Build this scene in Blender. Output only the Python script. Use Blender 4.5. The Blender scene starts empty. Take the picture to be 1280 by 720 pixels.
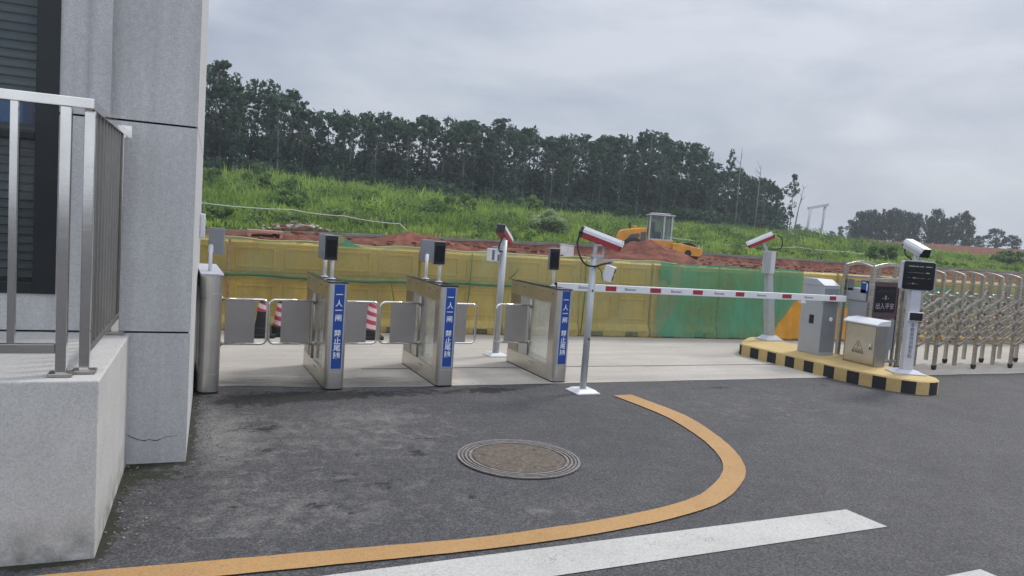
import bpy, bmesh, math, random
import numpy as np
from mathutils import Vector, Matrix, noise as mnoise

random.seed(11)
rng = np.random.default_rng(5)
R = math.radians
PI = math.pi
scene = bpy.context.scene
col = scene.collection
X, Yv, Zv = Vector((1, 0, 0)), Vector((0, 1, 0)), Vector((0, 0, 1))


# ------------------------------------------------------------------ mesh builder
def frame_of(d, up=Zv):
    d = d.normalized()
    a = d.cross(up)
    if a.length < 1e-4:
        a = d.cross(X)
    a.normalize()
    b = a.cross(d).normalized()
    return a, b


class MB:
    def __init__(self):
        self.v, self.f, self.m, self.s = [], [], [], []

    def add(self, vs, fs, mi=0, smooth=False, mat=None):
        o = len(self.v)
        for p in vs:
            p = Vector(p)
            if mat is not None:
                p = mat @ p
            self.v.append(tuple(p))
        for f in fs:
            self.f.append(tuple(i + o for i in f))
            self.m.append(mi)
            self.s.append(smooth)
        return self

    def box(self, x0, x1, y0, y1, z0, z1, mi=0, mat=None):
        vs = [(x0, y0, z0), (x1, y0, z0), (x1, y1, z0), (x0, y1, z0), (x0, y0, z1), (x1, y0, z1), (x1, y1, z1), (x0, y1, z1)]
        return self.add(vs, [(3, 2, 1, 0), (4, 5, 6, 7), (0, 1, 5, 4), (1, 2, 6, 5), (2, 3, 7, 6), (3, 0, 4, 7)], mi, False, mat)

    def prism(self, pts, z0, z1, mi=0, mat=None, smooth=False, top_scale=1.0, centre=None):
        n = len(pts)
        cx, cy = centre or (sum(p[0] for p in pts) / n, sum(p[1] for p in pts) / n)
        vs = [(x, y, z0) for x, y in pts] + [(cx + (x - cx) * top_scale, cy + (y - cy) * top_scale, z1) for x, y in pts]
        self.add(vs, [tuple(reversed(range(n))), tuple(range(n, 2 * n))], mi, False, mat)
        o = len(self.v) - 2 * n
        for i in range(n):
            j = (i + 1) % n
            self.f.append((o + i, o + j, o + n + j, o + n + i))
            self.m.append(mi)
            self.s.append(smooth)
        return self

    def tube(self, path, r, n=10, mi=0, cap=True, smooth=True, mat=None, closed=False):
        path = [Vector(p) for p in path]
        N = len(path)
        rs = r if isinstance(r, (list, tuple)) else [r] * N
        vs, fs = [], []
        pa = None
        for i, p in enumerate(path):
            if closed:
                d = path[(i + 1) % N] - path[i - 1]
            elif i == 0:
                d = path[1] - path[0]
            elif i == N - 1:
                d = path[-1] - path[-2]
            else:
                d = (path[i + 1] - p).normalized() + (p - path[i - 1]).normalized()
            d.normalize()
            if pa is None:
                a, b = frame_of(d)
            else:
                a = (pa - d * pa.dot(d))
                a = a.normalized() if a.length > 1e-5 else frame_of(d)[0]
                b = d.cross(a) * -1
                b = a.cross(d)
            pa = a
            for k in range(n):
                t = 2 * PI * k / n
                vs.append(p + a * (math.cos(t) * rs[i]) + b * (math.sin(t) * rs[i]))
        M = N if closed else N - 1
        for i in range(M):
            i2 = (i + 1) % N
            for k in range(n):
                k2 = (k + 1) % n
                fs.append((i * n + k, i2 * n + k, i2 * n + k2, i * n + k2))
        self.add(vs, fs, mi, smooth, mat)
        if cap and not closed:
            o = len(self.v) - len(vs)
            self.f.append(tuple(o + k for k in reversed(range(n)))); self.m.append(mi); self.s.append(False)
            self.f.append(tuple(o + (N - 1) * n + k for k in range(n))); self.m.append(mi); self.s.append(False)
            self.f[-2] = tuple(reversed(self.f[-2])) if False else self.f[-2]
        return self

    def bar(self, p, q, w, t, mi=0, up=Zv, mat=None):
        """flat bar from p to q: w across 'up', t along the other axis"""
        p, q = Vector(p), Vector(q)
        a, b = frame_of(q - p, up)
        vs = []
        for c in (p, q):
            for sa, sb in ((-1, -1), (1, -1), (1, 1), (-1, 1)):
                vs.append(c + a * (sa * t / 2) + b * (sb * w / 2))
        return self.add(vs, [(0, 1, 2, 3), (7, 6, 5, 4), (0, 4, 5, 1), (1, 5, 6, 2), (2, 6, 7, 3), (3, 7, 4, 0)], mi, False, mat)

    def lathe(self, prof, n=24, mi=0, smooth=True, mat=None):
        vs, fs = [], []
        for r, z in prof:
            for k in range(n):
                t = 2 * PI * k / n
                vs.append((r * math.cos(t), r * math.sin(t), z))
        for i in range(len(prof) - 1):
            for k in range(n):
                k2 = (k + 1) % n
                fs.append((i * n + k, i * n + k2, (i + 1) * n + k2, (i + 1) * n + k))
        return self.add(vs, fs, mi, smooth, mat)

    def sheet(self, pts, mi=0):
        return self.add(pts, [tuple(range(len(pts)))], mi)

    def grid(self, P, mi=0, smooth=True):
        """P[i][j] points"""
        ni, nj = len(P), len(P[0])
        vs = [p for row in P for p in row]
        fs = [(i * nj + j, i * nj + j + 1, (i + 1) * nj + j + 1, (i + 1) * nj + j) for i in range(ni - 1) for j in range(nj - 1)]
        return self.add(vs, fs, mi, smooth)

    def build(self, name, mats, parent=None, bevel=0, fix=True):
        me = bpy.data.meshes.new(name)
        me.from_pydata(self.v, [], self.f)
        if not isinstance(mats, (list, tuple)):
            mats = [mats]
        for m in mats:
            me.materials.append(m)
        me.polygons.foreach_set('material_index', self.m)
        me.polygons.foreach_set('use_smooth', self.s)
        if fix:
            bm = bmesh.new(); bm.from_mesh(me)
            bmesh.ops.recalc_face_normals(bm, faces=bm.faces)
            bm.to_mesh(me); bm.free()
        me.update()
        o = bpy.data.objects.new(name, me)
        col.objects.link(o)
        if parent is not None:
            o.parent = parent
        if bevel:
            b = o.modifiers.new('bevel', 'BEVEL')
            b.width = bevel; b.segments = 2; b.limit_method = 'ANGLE'; b.angle_limit = R(40)
            b.harden_normals = False
        return o


def np_mesh(name, verts, faces, mats, parent=None, smooth=False, mat_index=None, attrs=None):
    me = bpy.data.meshes.new(name)
    verts = np.asarray(verts, dtype=np.float32); faces = np.asarray(faces, dtype=np.int32)
    k = faces.shape[1]
    me.vertices.add(len(verts)); me.vertices.foreach_set('co', verts.ravel())
    me.loops.add(faces.size); me.loops.foreach_set('vertex_index', faces.ravel())
    me.polygons.add(len(faces)); me.polygons.foreach_set('loop_start', np.arange(0, faces.size, k, dtype=np.int32))
    me.polygons.foreach_set('loop_total', np.full(len(faces), k, dtype=np.int32))
    if mat_index is not None:
        me.polygons.foreach_set('material_index', np.asarray(mat_index, dtype=np.int32))
    me.polygons.foreach_set('use_smooth', np.full(len(faces), smooth, dtype=bool))
    for m in (mats if isinstance(mats, (list, tuple)) else [mats]):
        me.materials.append(m)
    for nm, val in (attrs or {}).items():
        a = me.attributes.new(nm, 'FLOAT', 'POINT')
        a.data.foreach_set('value', np.asarray(val, dtype=np.float32))
    me.update(calc_edges=True); me.validate()
    o = bpy.data.objects.new(name, me); col.objects.link(o)
    if parent is not None:
        o.parent = parent
    return o


def tag(o, label=None, cat=None, group=None, kind=None):
    if label: o['label'] = label
    if cat: o['category'] = cat
    if group: o['group'] = group
    if kind: o['kind'] = kind
    return o


def thing(name, loc, label, cat, rz=0.0, group=None):
    o = bpy.data.objects.new(name, None)
    o.empty_display_size = 0.1
    col.objects.link(o)
    o.location = loc
    o.rotation_euler = (0, 0, rz)
    return tag(o, label, cat, group)


def copy_tree(o, parent=None):
    c = o.copy(); col.objects.link(c)
    c.parent = parent
    for ch in list(o.children):
        copy_tree(ch, c)
    return c


def text_obj(name, s, size, mat, parent, matrix, bold=0.0, align='CENTER', spacing=1.0, depth=0.0006):
    cu = bpy.data.curves.new(name, 'FONT')
    cu.body = s; cu.size = size; cu.offset = bold; cu.extrude = depth
    cu.align_x = align; cu.align_y = 'CENTER'
    cu.space_line = spacing
    t = bpy.data.objects.new('tmp', cu); col.objects.link(t)
    dg = bpy.context.evaluated_depsgraph_get()
    me = bpy.data.meshes.new_from_object(t.evaluated_get(dg))
    bpy.data.objects.remove(t); bpy.data.curves.remove(cu)
    me.materials.clear(); me.materials.append(mat)
    me.transform(matrix)
    me.name = name
    o = bpy.data.objects.new(name, me); col.objects.link(o); o.parent = parent
    return o


def face_matrix(origin, normal, up=Zv):
    """text/plate plane: local z = normal, local y = up"""
    n = Vector(normal).normalized()
    x = Vector(up).cross(n).normalized()
    y = n.cross(x).normalized()
    m = Matrix((x, y, n)).transposed().to_4x4()
    m.translation = Vector(origin)
    return m


# ------------------------------------------------------------------ materials
def new_mat(name):
    m = bpy.data.materials.new(name); m.use_nodes = True
    nt = m.node_tree
    bs = nt.nodes['Principled BSDF']
    return m, nt, bs


def nnode(nt, typ, **kw):
    n = nt.nodes.new(typ)
    for k, v in kw.items():
        if k.startswith('i_'):
            key = k[2:]
            n.inputs[int(key) if key.isdigit() else key].default_value = v
        else:
            setattr(n, k, v)
    return n


def cells(nt, vec, scale):
    n = nt.nodes.new('ShaderNodeTexVoronoi'); n.inputs['Scale'].default_value = scale
    nt.links.new(vec, n.inputs['Vector'])
    s = nt.nodes.new('ShaderNodeSeparateColor'); nt.links.new(n.outputs['Color'], s.inputs[0])
    return s.outputs[0]


def coords(nt, kind='Object'):
    return nnode(nt, 'ShaderNodeTexCoord').outputs[kind]


def noise(nt, vec, scale, detail=4, rough=0.55, dist=0.0):
    n = nnode(nt, 'ShaderNodeTexNoise')
    n.inputs['Scale'].default_value = scale; n.inputs['Detail'].default_value = detail
    n.inputs['Roughness'].default_value = rough; n.inputs['Distortion'].default_value = dist
    nt.links.new(vec, n.inputs['Vector'])
    return n.outputs['Fac']


def ramp(nt, fac, stops):
    r = nnode(nt, 'ShaderNodeValToRGB')
    el = r.color_ramp.elements
    while len(el) < len(stops):
        el.new(0.5)
    for e, (p, c) in zip(el, stops):
        e.position = p
        e.color = (c, c, c, 1) if isinstance(c, (int, float)) else (*c, 1)
    nt.links.new(fac, r.inputs['Fac'])
    return r.outputs['Color']


def mix(nt, fac, a, b, mode='MIX'):
    n = nnode(nt, 'ShaderNodeMix', data_type='RGBA', blend_type=mode)
    for sock, v in ((n.inputs[0], fac), (n.inputs[6], a), (n.inputs[7], b)):
        if hasattr(v, 'links') or hasattr(v, 'is_linked'):
            nt.links.new(v, sock)
        elif isinstance(v, (int, float)):
            sock.default_value = v
        else:
            sock.default_value = (*v, 1)
    return n.outputs[2]


def math_n(nt, op, a, b=None, clamp=False):
    n = nnode(nt, 'ShaderNodeMath', operation=op, use_clamp=clamp)
    for i, v in enumerate((a, b)):
        if v is None: continue
        if isinstance(v, (int, float)): n.inputs[i].default_value = v
        else: nt.links.new(v, n.inputs[i])
    return n.outputs[0]


def bump(nt, bs, h, strength=0.3, dist=0.01):
    b = nnode(nt, 'ShaderNodeBump')
    b.inputs['Strength'].default_value = strength; b.inputs['Distance'].default_value = dist
    nt.links.new(h, b.inputs['Height']); nt.links.new(b.outputs[0], bs.inputs['Normal'])


def simple(name, c, rough=0.5, metal=0.0, var=0.12, scale=6.0, spec=0.5, bmp=0.0, bscale=80):
    """one colour broken up by soft grime noise"""
    m, nt, bs = new_mat(name)
    v = coords(nt)
    n = noise(nt, v, scale, 5, 0.6)
    lo = tuple(x * (1 - var) for x in c); hi = tuple(min(1, x * (1 + var)) for x in c)
    nt.links.new(ramp(nt, n, [(0.3, lo), (0.7, hi)]), bs.inputs['Base Color'])
    bs.inputs['Roughness'].default_value = rough; bs.inputs['Metallic'].default_value = metal
    bs.inputs['Specular IOR Level'].default_value = spec
    if bmp:
        bump(nt, bs, noise(nt, v, bscale, 3), bmp, 0.004)
    return m


def stainless(name, c=(0.55, 0.53, 0.49), rough=0.3, brush=(1, 1, 60)):
    m, nt, bs = new_mat(name)
    v = coords(nt)
    mp = nnode(nt, 'ShaderNodeMapping'); mp.inputs['Scale'].default_value = brush
    nt.links.new(v, mp.inputs['Vector'])
    n = noise(nt, mp.outputs[0], 9, 4, 0.6)
    g = noise(nt, v, 3.5, 4, 0.6)
    nt.links.new(ramp(nt, g, [(0.3, tuple(x * 0.8 for x in c)), (0.75, c)]), bs.inputs['Base Color'])
    bs.inputs['Metallic'].default_value = 1.0
    nt.links.new(ramp(nt, n, [(0.2, rough - 0.08), (0.8, rough + 0.12)]), bs.inputs['Roughness'])
    bump(nt, bs, n, 0.03, 0.002)
    return m


MAT = {}
MAT['steel'] = stainless('brushed_stainless', (0.7, 0.67, 0.62), 0.31)
MAT['steel_dark'] = stainless('brushed_stainless_shaded', (0.42, 0.4, 0.37), 0.36)  # darker copy of the brushed stainless, shade put into its colour
MAT['steel_bright'] = stainless('polished_stainless_tube', (0.86, 0.83, 0.78), 0.09)
MAT['steel_gate'] = stainless('gate_stainless_tube', (0.6, 0.555, 0.49), 0.26)
MAT['panel'] = simple('satin_steel_plate', (0.36, 0.335, 0.32), 0.42, 0.55, 0.1, 3)
MAT['galv'] = simple('galvanised_grey', (0.42, 0.44, 0.46), 0.42, 0.25, 0.08, 9)
MAT['terminal_grey'] = simple('terminal_back_grey', (0.25, 0.265, 0.29), 0.42, 0.2, 0.06)
MAT['white_paint'] = simple('white_powder_coat', (0.72, 0.73, 0.75), 0.4, 0, 0.05)
MAT['lilac_grey'] = simple('pale_grey_powder_coat', (0.5, 0.51, 0.56), 0.42, 0, 0.06)
MAT['cab_grey'] = simple('grey_cabinet_paint', (0.36, 0.38, 0.41), 0.5, 0, 0.06, 3, bmp=0.1, bscale=180)
MAT['cab_dark'] = simple('slate_cabinet_paint', (0.2, 0.215, 0.235), 0.5, 0, 0.1, 3)
MAT['black'] = simple('black_plastic', (0.012, 0.013, 0.015), 0.35, 0, 0.2)
MAT['screen'] = simple('dark_screen_glass', (0.008, 0.009, 0.012), 0.08, 0, 0.1)
MAT['rubber'] = simple('black_rubber', (0.02, 0.02, 0.021), 0.8, 0, 0.2)
MAT['red'] = simple('red_paint', (0.34, 0.02, 0.035), 0.42, 0, 0.1)
MAT['sticker_blue'] = simple('blue_vinyl', (0.012, 0.06, 0.3), 0.4, 0, 0.08)
MAT['sticker_edge'] = simple('pale_blue_edge', (0.42, 0.5, 0.6), 0.5)
MAT['ink_white'] = simple('white_print', (0.75, 0.78, 0.82), 0.5, 0, 0.03)
MAT['ink_black'] = simple('black_print', (0.02, 0.02, 0.025), 0.5, 0, 0.1)
MAT['ink_grey'] = simple('dark_grey_print', (0.13, 0.14, 0.17), 0.5, 0, 0.1)
MAT['plate_black'] = simple('glossy_black_top', (0.02, 0.022, 0.026), 0.1, 0, 0.1)
MAT['cone_pink'] = None


def glass(name, tint=(0.9, 0.95, 0.93), a=0.82, rough=0.03, refl=0.35):
    m, nt, bs = new_mat(name)
    nt.nodes.remove(bs)
    tr = nnode(nt, 'ShaderNodeBsdfTransparent'); tr.inputs[0].default_value = (*tint, 1)
    gl = nnode(nt, 'ShaderNodeBsdfGlossy'); gl.inputs['Roughness'].default_value = rough
    df = nnode(nt, 'ShaderNodeBsdfDiffuse'); df.inputs[0].default_value = (0.8, 0.8, 0.77, 1)
    lw = nnode(nt, 'ShaderNodeLayerWeight'); lw.inputs['Blend'].default_value = 0.5
    fr_out = math_n(nt, 'ADD', math_n(nt, 'MULTIPLY', math_n(nt, 'POWER', lw.outputs['Facing'], 5.0), refl), 0.025)
    m1 = nnode(nt, 'ShaderNodeMixShader'); m2 = nnode(nt, 'ShaderNodeMixShader')
    dirt = ramp(nt, noise(nt, coords(nt), 4, 4), [(0.3, (1 - a) * 0.8), (0.75, (1 - a) * 1.2)])
    nt.links.new(dirt, m1.inputs[0]); nt.links.new(tr.outputs[0], m1.inputs[1]); nt.links.new(df.outputs[0], m1.inputs[2])
    nt.links.new(fr_out, m2.inputs[0]); nt.links.new(m1.outputs[0], m2.inputs[1]); nt.links.new(gl.outputs[0], m2.inputs[2])
    nt.links.new(m2.outputs[0], nt.nodes['Material Output'].inputs[0])
    return m


MAT['acrylic'] = glass('clear_acrylic', (0.97, 0.98, 0.97), a=0.77, refl=0.7)
MAT['window_glass'] = glass('tinted_window_glass', (0.6, 0.65, 0.66), 0.97)
MAT['cab_glass'] = glass('cab_glass', (0.75, 0.82, 0.85), 0.95)


def stucco():
    m, nt, bs = new_mat('grey_stone_coat_render')
    v = coords(nt)
    fine = math_n(nt, 'ADD', math_n(nt, 'MULTIPLY', cells(nt, v, 190), 0.4), math_n(nt, 'MULTIPLY', noise(nt, v, 160, 3, 0.7), 0.6)); mid = noise(nt, v, 30, 3); big = noise(nt, v, 1.6, 4)
    mp = nnode(nt, 'ShaderNodeMapping'); mp.inputs['Scale'].default_value = (6, 6, 0.4)
    nt.links.new(v, mp.inputs['Vector'])
    streak = noise(nt, mp.outputs[0], 1.5, 4)
    c = ramp(nt, fine, [(0.3, (0.43, 0.43, 0.43)), (0.72, (0.69, 0.69, 0.69))])
    c = mix(nt, 0.45, c, ramp(nt, mid, [(0.35, (0.48, 0.48, 0.48)), (0.65, (0.6, 0.6, 0.6))]))
    c = mix(nt, 0.5, c, ramp(nt, big, [(0.3, (0.82, 0.82, 0.82)), (0.7, (1.05, 1.05, 1.05))]), 'MULTIPLY')
    c = mix(nt, 0.6, c, ramp(nt, streak, [(0.3, (0.76, 0.76, 0.74)), (0.62, (1, 1, 1))]), 'MULTIPLY')
    nt.links.new(c, bs.inputs['Base Color']); bs.inputs['Roughness'].default_value = 0.9
    bump(nt, bs, fine, 0.5, 0.004)
    return m


def plinth_mat():
    m, nt, bs = new_mat('pale_cement_render')
    v = coords(nt)
    fine = math_n(nt, 'ADD', math_n(nt, 'MULTIPLY', cells(nt, v, 150), 0.35), math_n(nt, 'MULTIPLY', noise(nt, v, 120, 3, 0.7), 0.65)); big = noise(nt, v, 3, 5)
    spots = noise(nt, v, 26, 2)
    sep = nnode(nt, 'ShaderNodeSeparateXYZ'); nt.links.new(v, sep.inputs[0])
    low = nnode(nt, 'ShaderNodeMapRange'); low.inputs[1].default_value = 0.0; low.inputs[2].default_value = 0.22
    low.inputs[3].default_value = 1; low.inputs[4].default_value = 0; nt.links.new(sep.outputs[2], low.inputs[0])
    c = ramp(nt, fine, [(0.3, (0.44, 0.43, 0.415)), (0.65, (0.56, 0.545, 0.525))])
    c = mix(nt, 0.6, c, ramp(nt, big, [(0.3, (0.78, 0.78, 0.77)), (0.65, (1, 1, 1))]), 'MULTIPLY')
    c = mix(nt, ramp(nt, spots, [(0.74, 0.0), (0.78, 0.75)]), c, (0.06, 0.055, 0.05))
    dirt = math_n(nt, 'MULTIPLY', low.outputs[0], ramp(nt, noise(nt, v, 9, 5), [(0.35, 0.0), (0.7, 0.9)]), True)
    c = mix(nt, dirt, c, (0.12, 0.12, 0.09))
    nt.links.new(c, bs.inputs['Base Color']); bs.inputs['Roughness'].default_value = 0.9
    bump(nt, bs, fine, 0.35, 0.003)
    return m


MAT['stucco'] = stucco()
MAT['plinth'] = plinth_mat()
MAT['groove'] = simple('groove_black', (0.012, 0.012, 0.013), 0.9)
MAT['alu_dark'] = simple('dark_aluminium_frame', (0.014, 0.018, 0.02), 0.35, 0.2, 0.2)
MAT['blind'] = simple('grey_blind_slat', (0.42, 0.44, 0.44), 0.6, 0, 0.08)
MAT['poster'] = simple('blue_poster', (0.12, 0.42, 0.9), 0.6)


def asphalt():
    m, nt, bs = new_mat('asphalt')
    v = coords(nt)
    cell = cells(nt, v, 120); fine = math_n(nt, 'ADD', math_n(nt, 'MULTIPLY', cell, 0.45), math_n(nt, 'MULTIPLY', noise(nt, v, 190, 2, 0.7), 0.55)); mid = noise(nt, v, 30, 4, 0.7); big = noise(nt, v, 0.7, 5, 0.6); blotch = noise(nt, v, 2.6, 5, 0.65)
    c = ramp(nt, fine, [(0.22, (0.028, 0.028, 0.031)), (0.5, (0.062, 0.061, 0.066)), (0.8, (0.135, 0.132, 0.135))])
    c = mix(nt, 0.55, c, ramp(nt, mid, [(0.3, (0.55, 0.55, 0.56)), (0.7, (1.3, 1.29, 1.27))]), 'MULTIPLY')
    c = mix(nt, 0.7, c, ramp(nt, blotch, [(0.3, (0.75, 0.75, 0.76)), (0.7, (1.22, 1.21, 1.19))]), 'MULTIPLY')
    c = mix(nt, 0.6, c, ramp(nt, big, [(0.35, (0.82, 0.82, 0.83)), (0.65, (1.15, 1.14, 1.12))]), 'MULTIPLY')
    for nm, colr, k in (('dust', (0.23, 0.22, 0.205), 0.8), ('wet', (0.012, 0.012, 0.013), 0.95), ('moss', (0.024, 0.026, 0.014), 0.95)):
        at = nnode(nt, 'ShaderNodeAttribute', attribute_name=nm)
        sc = {'dust': 7.0, 'wet': 9.0, 'moss': 16.0}[nm]
        nz = noise(nt, v, sc, 6, 0.7, 0.6)
        s = math_n(nt, 'ADD', at.outputs['Fac'], math_n(nt, 'MULTIPLY', math_n(nt, 'SUBTRACT', nz, 0.5), 1.7))
        lim = ramp(nt, s, [(0.36, 0.0), (0.52, k)]) if nm != 'dust' else ramp(nt, s, [(0.2, 0.0), (0.95, k)])
        tint = mix(nt, 0.55, colr, ramp(nt, fine, [(0.3, tuple(x * 0.5 for x in colr)), (0.7, tuple(x * 1.5 for x in colr))]))
        c = mix(nt, lim, c, tint)
    nt.links.new(c, bs.inputs['Base Color'])
    nt.links.new(ramp(nt, mid, [(0.3, 0.62), (0.7, 0.85)]), bs.inputs['Roughness'])
    bs.inputs['Specular IOR Level'].default_value = 0.35
    bump(nt, bs, fine, 0.6, 0.006)
    return m


def concrete():
    m, nt, bs = new_mat('road_concrete')
    v = coords(nt)
    fine = noise(nt, v, 60, 4, 0.7); big = noise(nt, v, 0.9, 5, 0.6)
    mp = nnode(nt, 'ShaderNodeMapping'); mp.inputs['Scale'].default_value = (0.5, 3.0, 1)
    nt.links.new(v, mp.inputs['Vector'])
    st = noise(nt, mp.outputs[0], 1.6, 6, 0.65)
    c = ramp(nt, fine, [(0.3, (0.36, 0.33, 0.295)), (0.7, (0.5, 0.465, 0.42))])
    c = mix(nt, 0.6, c, ramp(nt, big, [(0.3, (0.82, 0.81, 0.79)), (0.7, (1.06, 1.06, 1.05))]), 'MULTIPLY')
    c = mix(nt, 0.5, c, ramp(nt, st, [(0.3, (0.72, 0.7, 0.67)), (0.62, (1.05, 1.05, 1.05))]), 'MULTIPLY')
    at = nnode(nt, 'ShaderNodeAttribute', attribute_name='wet')
    s = math_n(nt, 'ADD', at.outputs['Fac'], math_n(nt, 'MULTIPLY', math_n(nt, 'SUBTRACT', noise(nt, mp.outputs[0], 2.4, 6, 0.7, 0.5), 0.5), 1.6))
    c = mix(nt, ramp(nt, s, [(0.3, 0.0), (0.8, 0.8)]), c, (0.1, 0.095, 0.088))
    nt.links.new(c, bs.inputs['Base Color']); bs.inputs['Roughness'].default_value = 0.85
    bump(nt, bs, fine, 0.25, 0.004)
    return m


def road_paint(name, c, worn=(0.2, 0.2, 0.2), wear=0.62):
    m, nt, bs = new_mat(name)
    v = coords(nt)
    fine = noise(nt, v, 130, 3, 0.75); mid = noise(nt, v, 7, 6, 0.75)
    base = mix(nt, 0.9, c, ramp(nt, mid, [(0.3, tuple(x * 0.8 for x in c)), (0.7, tuple(x * 1.06 for x in c))]))
    grain = cells(nt, v, 120)
    s = math_n(nt, 'ADD', math_n(nt, 'ADD', math_n(nt, 'MULTIPLY', fine, 0.3), math_n(nt, 'MULTIPLY', grain, 0.2)), math_n(nt, 'MULTIPLY', mid, 0.5))
    base = mix(nt, ramp(nt, s, [(wear - 0.05, 0.0), (wear + 0.06, 0.7)]), base, worn)
    base = mix(nt, 0.6, base, ramp(nt, grain, [(0.1, (0.72, 0.72, 0.72)), (0.8, (1.06, 1.06, 1.06))]), 'MULTIPLY')
    base = mix(nt, 0.5, base, ramp(nt, noise(nt, v, 1.7, 5, 0.7), [(0.35, (0.78, 0.77, 0.75)), (0.6, (1.04, 1.04, 1.04))]), 'MULTIPLY')
    nt.links.new(base, bs.inputs['Base Color']); bs.inputs['Roughness'].default_value = 0.75
    bump(nt, bs, fine, 0.3, 0.003)
    return m


MAT['asphalt'] = asphalt()
MAT['concrete'] = concrete()
MAT['line_yellow'] = road_paint('yellow_road_paint', (0.47, 0.27, 0.1), (0.1, 0.085, 0.065), 0.6)
MAT['line_white'] = road_paint('white_road_paint', (0.53, 0.52, 0.49), (0.14, 0.14, 0.14), 0.6)
MAT['kerb_yellow'] = road_paint('kerb_yellow_paint', (0.6, 0.43, 0.17), (0.25, 0.22, 0.17), 0.6)
MAT['kerb_black'] = road_paint('kerb_black_paint', (0.018, 0.018, 0.02), (0.12, 0.11, 0.09), 0.66)
MAT['old_concrete'] = simple('weathered_concrete', (0.22, 0.21, 0.2), 0.9, 0, 0.3, 1.2, bmp=0.3, bscale=20)


def cast_iron():
    m, nt, bs = new_mat('rusty_cast_iron')
    v = coords(nt)
    vor = nnode(nt, 'ShaderNodeTexVoronoi'); vor.inputs['Scale'].default_value = 26
    nt.links.new(v, vor.inputs['Vector'])
    n = noise(nt, v, 30, 5, 0.7)
    c = ramp(nt, n, [(0.3, (0.05, 0.042, 0.036)), (0.5, (0.13, 0.1, 0.075)), (0.7, (0.2, 0.16, 0.12))])
    c = mix(nt, ramp(nt, vor.outputs['Distance'], [(0.1, 0.0), (0.6, 0.5)]), c, (0.05, 0.04, 0.03))
    nt.links.new(c, bs.inputs['Base Color']); bs.inputs['Roughness'].default_value = 0.75
    bump(nt, bs, vor.outputs['Distance'], 0.6, 0.006)
    return m


MAT['iron'] = cast_iron()
MAT['iron_ring'] = simple('worn_iron_ring', (0.2, 0.185, 0.175), 0.6, 0.3, 0.35, 30)


def earth():
    """terrain: red laterite with grass cover taking over where the attribute says"""
    m, nt, bs = new_mat('terrain_earth')
    v = coords(nt)
    f = noise(nt, v, 2.2, 8, 0.7); b = noise(nt, v, 0.25, 5, 0.6)
    red = ramp(nt, f, [(0.25, (0.05, 0.021, 0.015)), (0.5, (0.16, 0.062, 0.04)), (0.72, (0.27, 0.15, 0.105))])
    red = mix(nt, 0.5, red, ramp(nt, b, [(0.3, (0.75, 0.72, 0.7)), (0.7, (1.15, 1.15, 1.15))]), 'MULTIPLY')
    grn = ramp(nt, f, [(0.25, (0.02, 0.035, 0.009)), (0.7, (0.075, 0.115, 0.025))])
    at = nnode(nt, 'ShaderNodeAttribute', attribute_name='green')
    s = math_n(nt, 'ADD', at.outputs['Fac'], math_n(nt, 'MULTIPLY', math_n(nt, 'SUBTRACT', noise(nt, v, 0.5, 6, 0.7), 0.5), 1.4))
    c = mix(nt, ramp(nt, s, [(0.42, 0.0), (0.58, 1.0)]), red, grn)
    nt.links.new(c, bs.inputs['Base Color']); bs.inputs['Roughness'].default_value = 0.95
    bs.inputs['Specular IOR Level'].default_value = 0.1
    bump(nt, bs, f, 0.8, 0.15)
    return m


MAT['earth'] = earth()
MAT['red_soil'] = simple('red_soil', (0.165, 0.066, 0.045), 0.95, 0, 0.5, 2.6, 0.1, 1.0, 5)


def leafy(name, c1, c2, trans=0.25, scale=1.2):
    m, nt, bs = new_mat(name)
    v = coords(nt)
    oi = nnode(nt, 'ShaderNodeObjectInfo')
    n = noise(nt, v, scale, 3, 0.6)
    at = nnode(nt, 'ShaderNodeAttribute', attribute_name='tint')
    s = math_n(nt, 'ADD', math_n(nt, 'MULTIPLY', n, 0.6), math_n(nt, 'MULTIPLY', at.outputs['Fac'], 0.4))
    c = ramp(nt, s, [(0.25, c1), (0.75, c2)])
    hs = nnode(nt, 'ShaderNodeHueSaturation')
    nt.links.new(c, hs.inputs['Color'])
    nt.links.new(math_n(nt, 'ADD', math_n(nt, 'MULTIPLY', oi.outputs['Random'], 0.4), 0.8), hs.inputs['Value'])
    nt.links.new(hs.outputs[0], bs.inputs['Base Color'])
    bs.inputs['Roughness'].default_value = 0.6
    bs.inputs['Specular IOR Level'].default_value = 0.25
    tl = nnode(nt, 'ShaderNodeBsdfTranslucent'); nt.links.new(hs.outputs[0], tl.inputs[0])
    mx = nnode(nt, 'ShaderNodeMixShader'); mx.inputs[0].default_value = trans
    nt.links.new(bs.outputs[0], mx.inputs[1]); nt.links.new(tl.outputs[0], mx.inputs[2])
    nt.links.new(mx.outputs[0], nt.nodes['Material Output'].inputs[0])
    return m


MAT['euc_leaf'] = leafy('eucalyptus_leaf', (0.02, 0.044, 0.03), (0.072, 0.14, 0.075), 0.25, 0.35)
MAT['euc_leaf_far'] = leafy('far_tree_leaf', (0.026, 0.045, 0.03), (0.07, 0.105, 0.06), 0.2, 0.3)
MAT['grass'] = leafy('tall_grass_blade', (0.055, 0.12, 0.02), (0.37, 0.5, 0.11), 0.42, 0.3)
MAT['shrub'] = leafy('shrub_leaf', (0.05, 0.105, 0.028), (0.17, 0.27, 0.075), 0.3, 1.5)
MAT['shrub_pale'] = leafy('pale_shrub_leaf', (0.17, 0.26, 0.1), (0.5, 0.6, 0.33), 0.3, 1.5)
MAT['banana'] = leafy('banana_leaf', (0.1, 0.18, 0.04), (0.2, 0.3, 0.08), 0.3, 1.0)
MAT['trunk'] = simple('pale_bark', (0.15, 0.14, 0.125), 0.85, 0, 0.35, 1.2)
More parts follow.
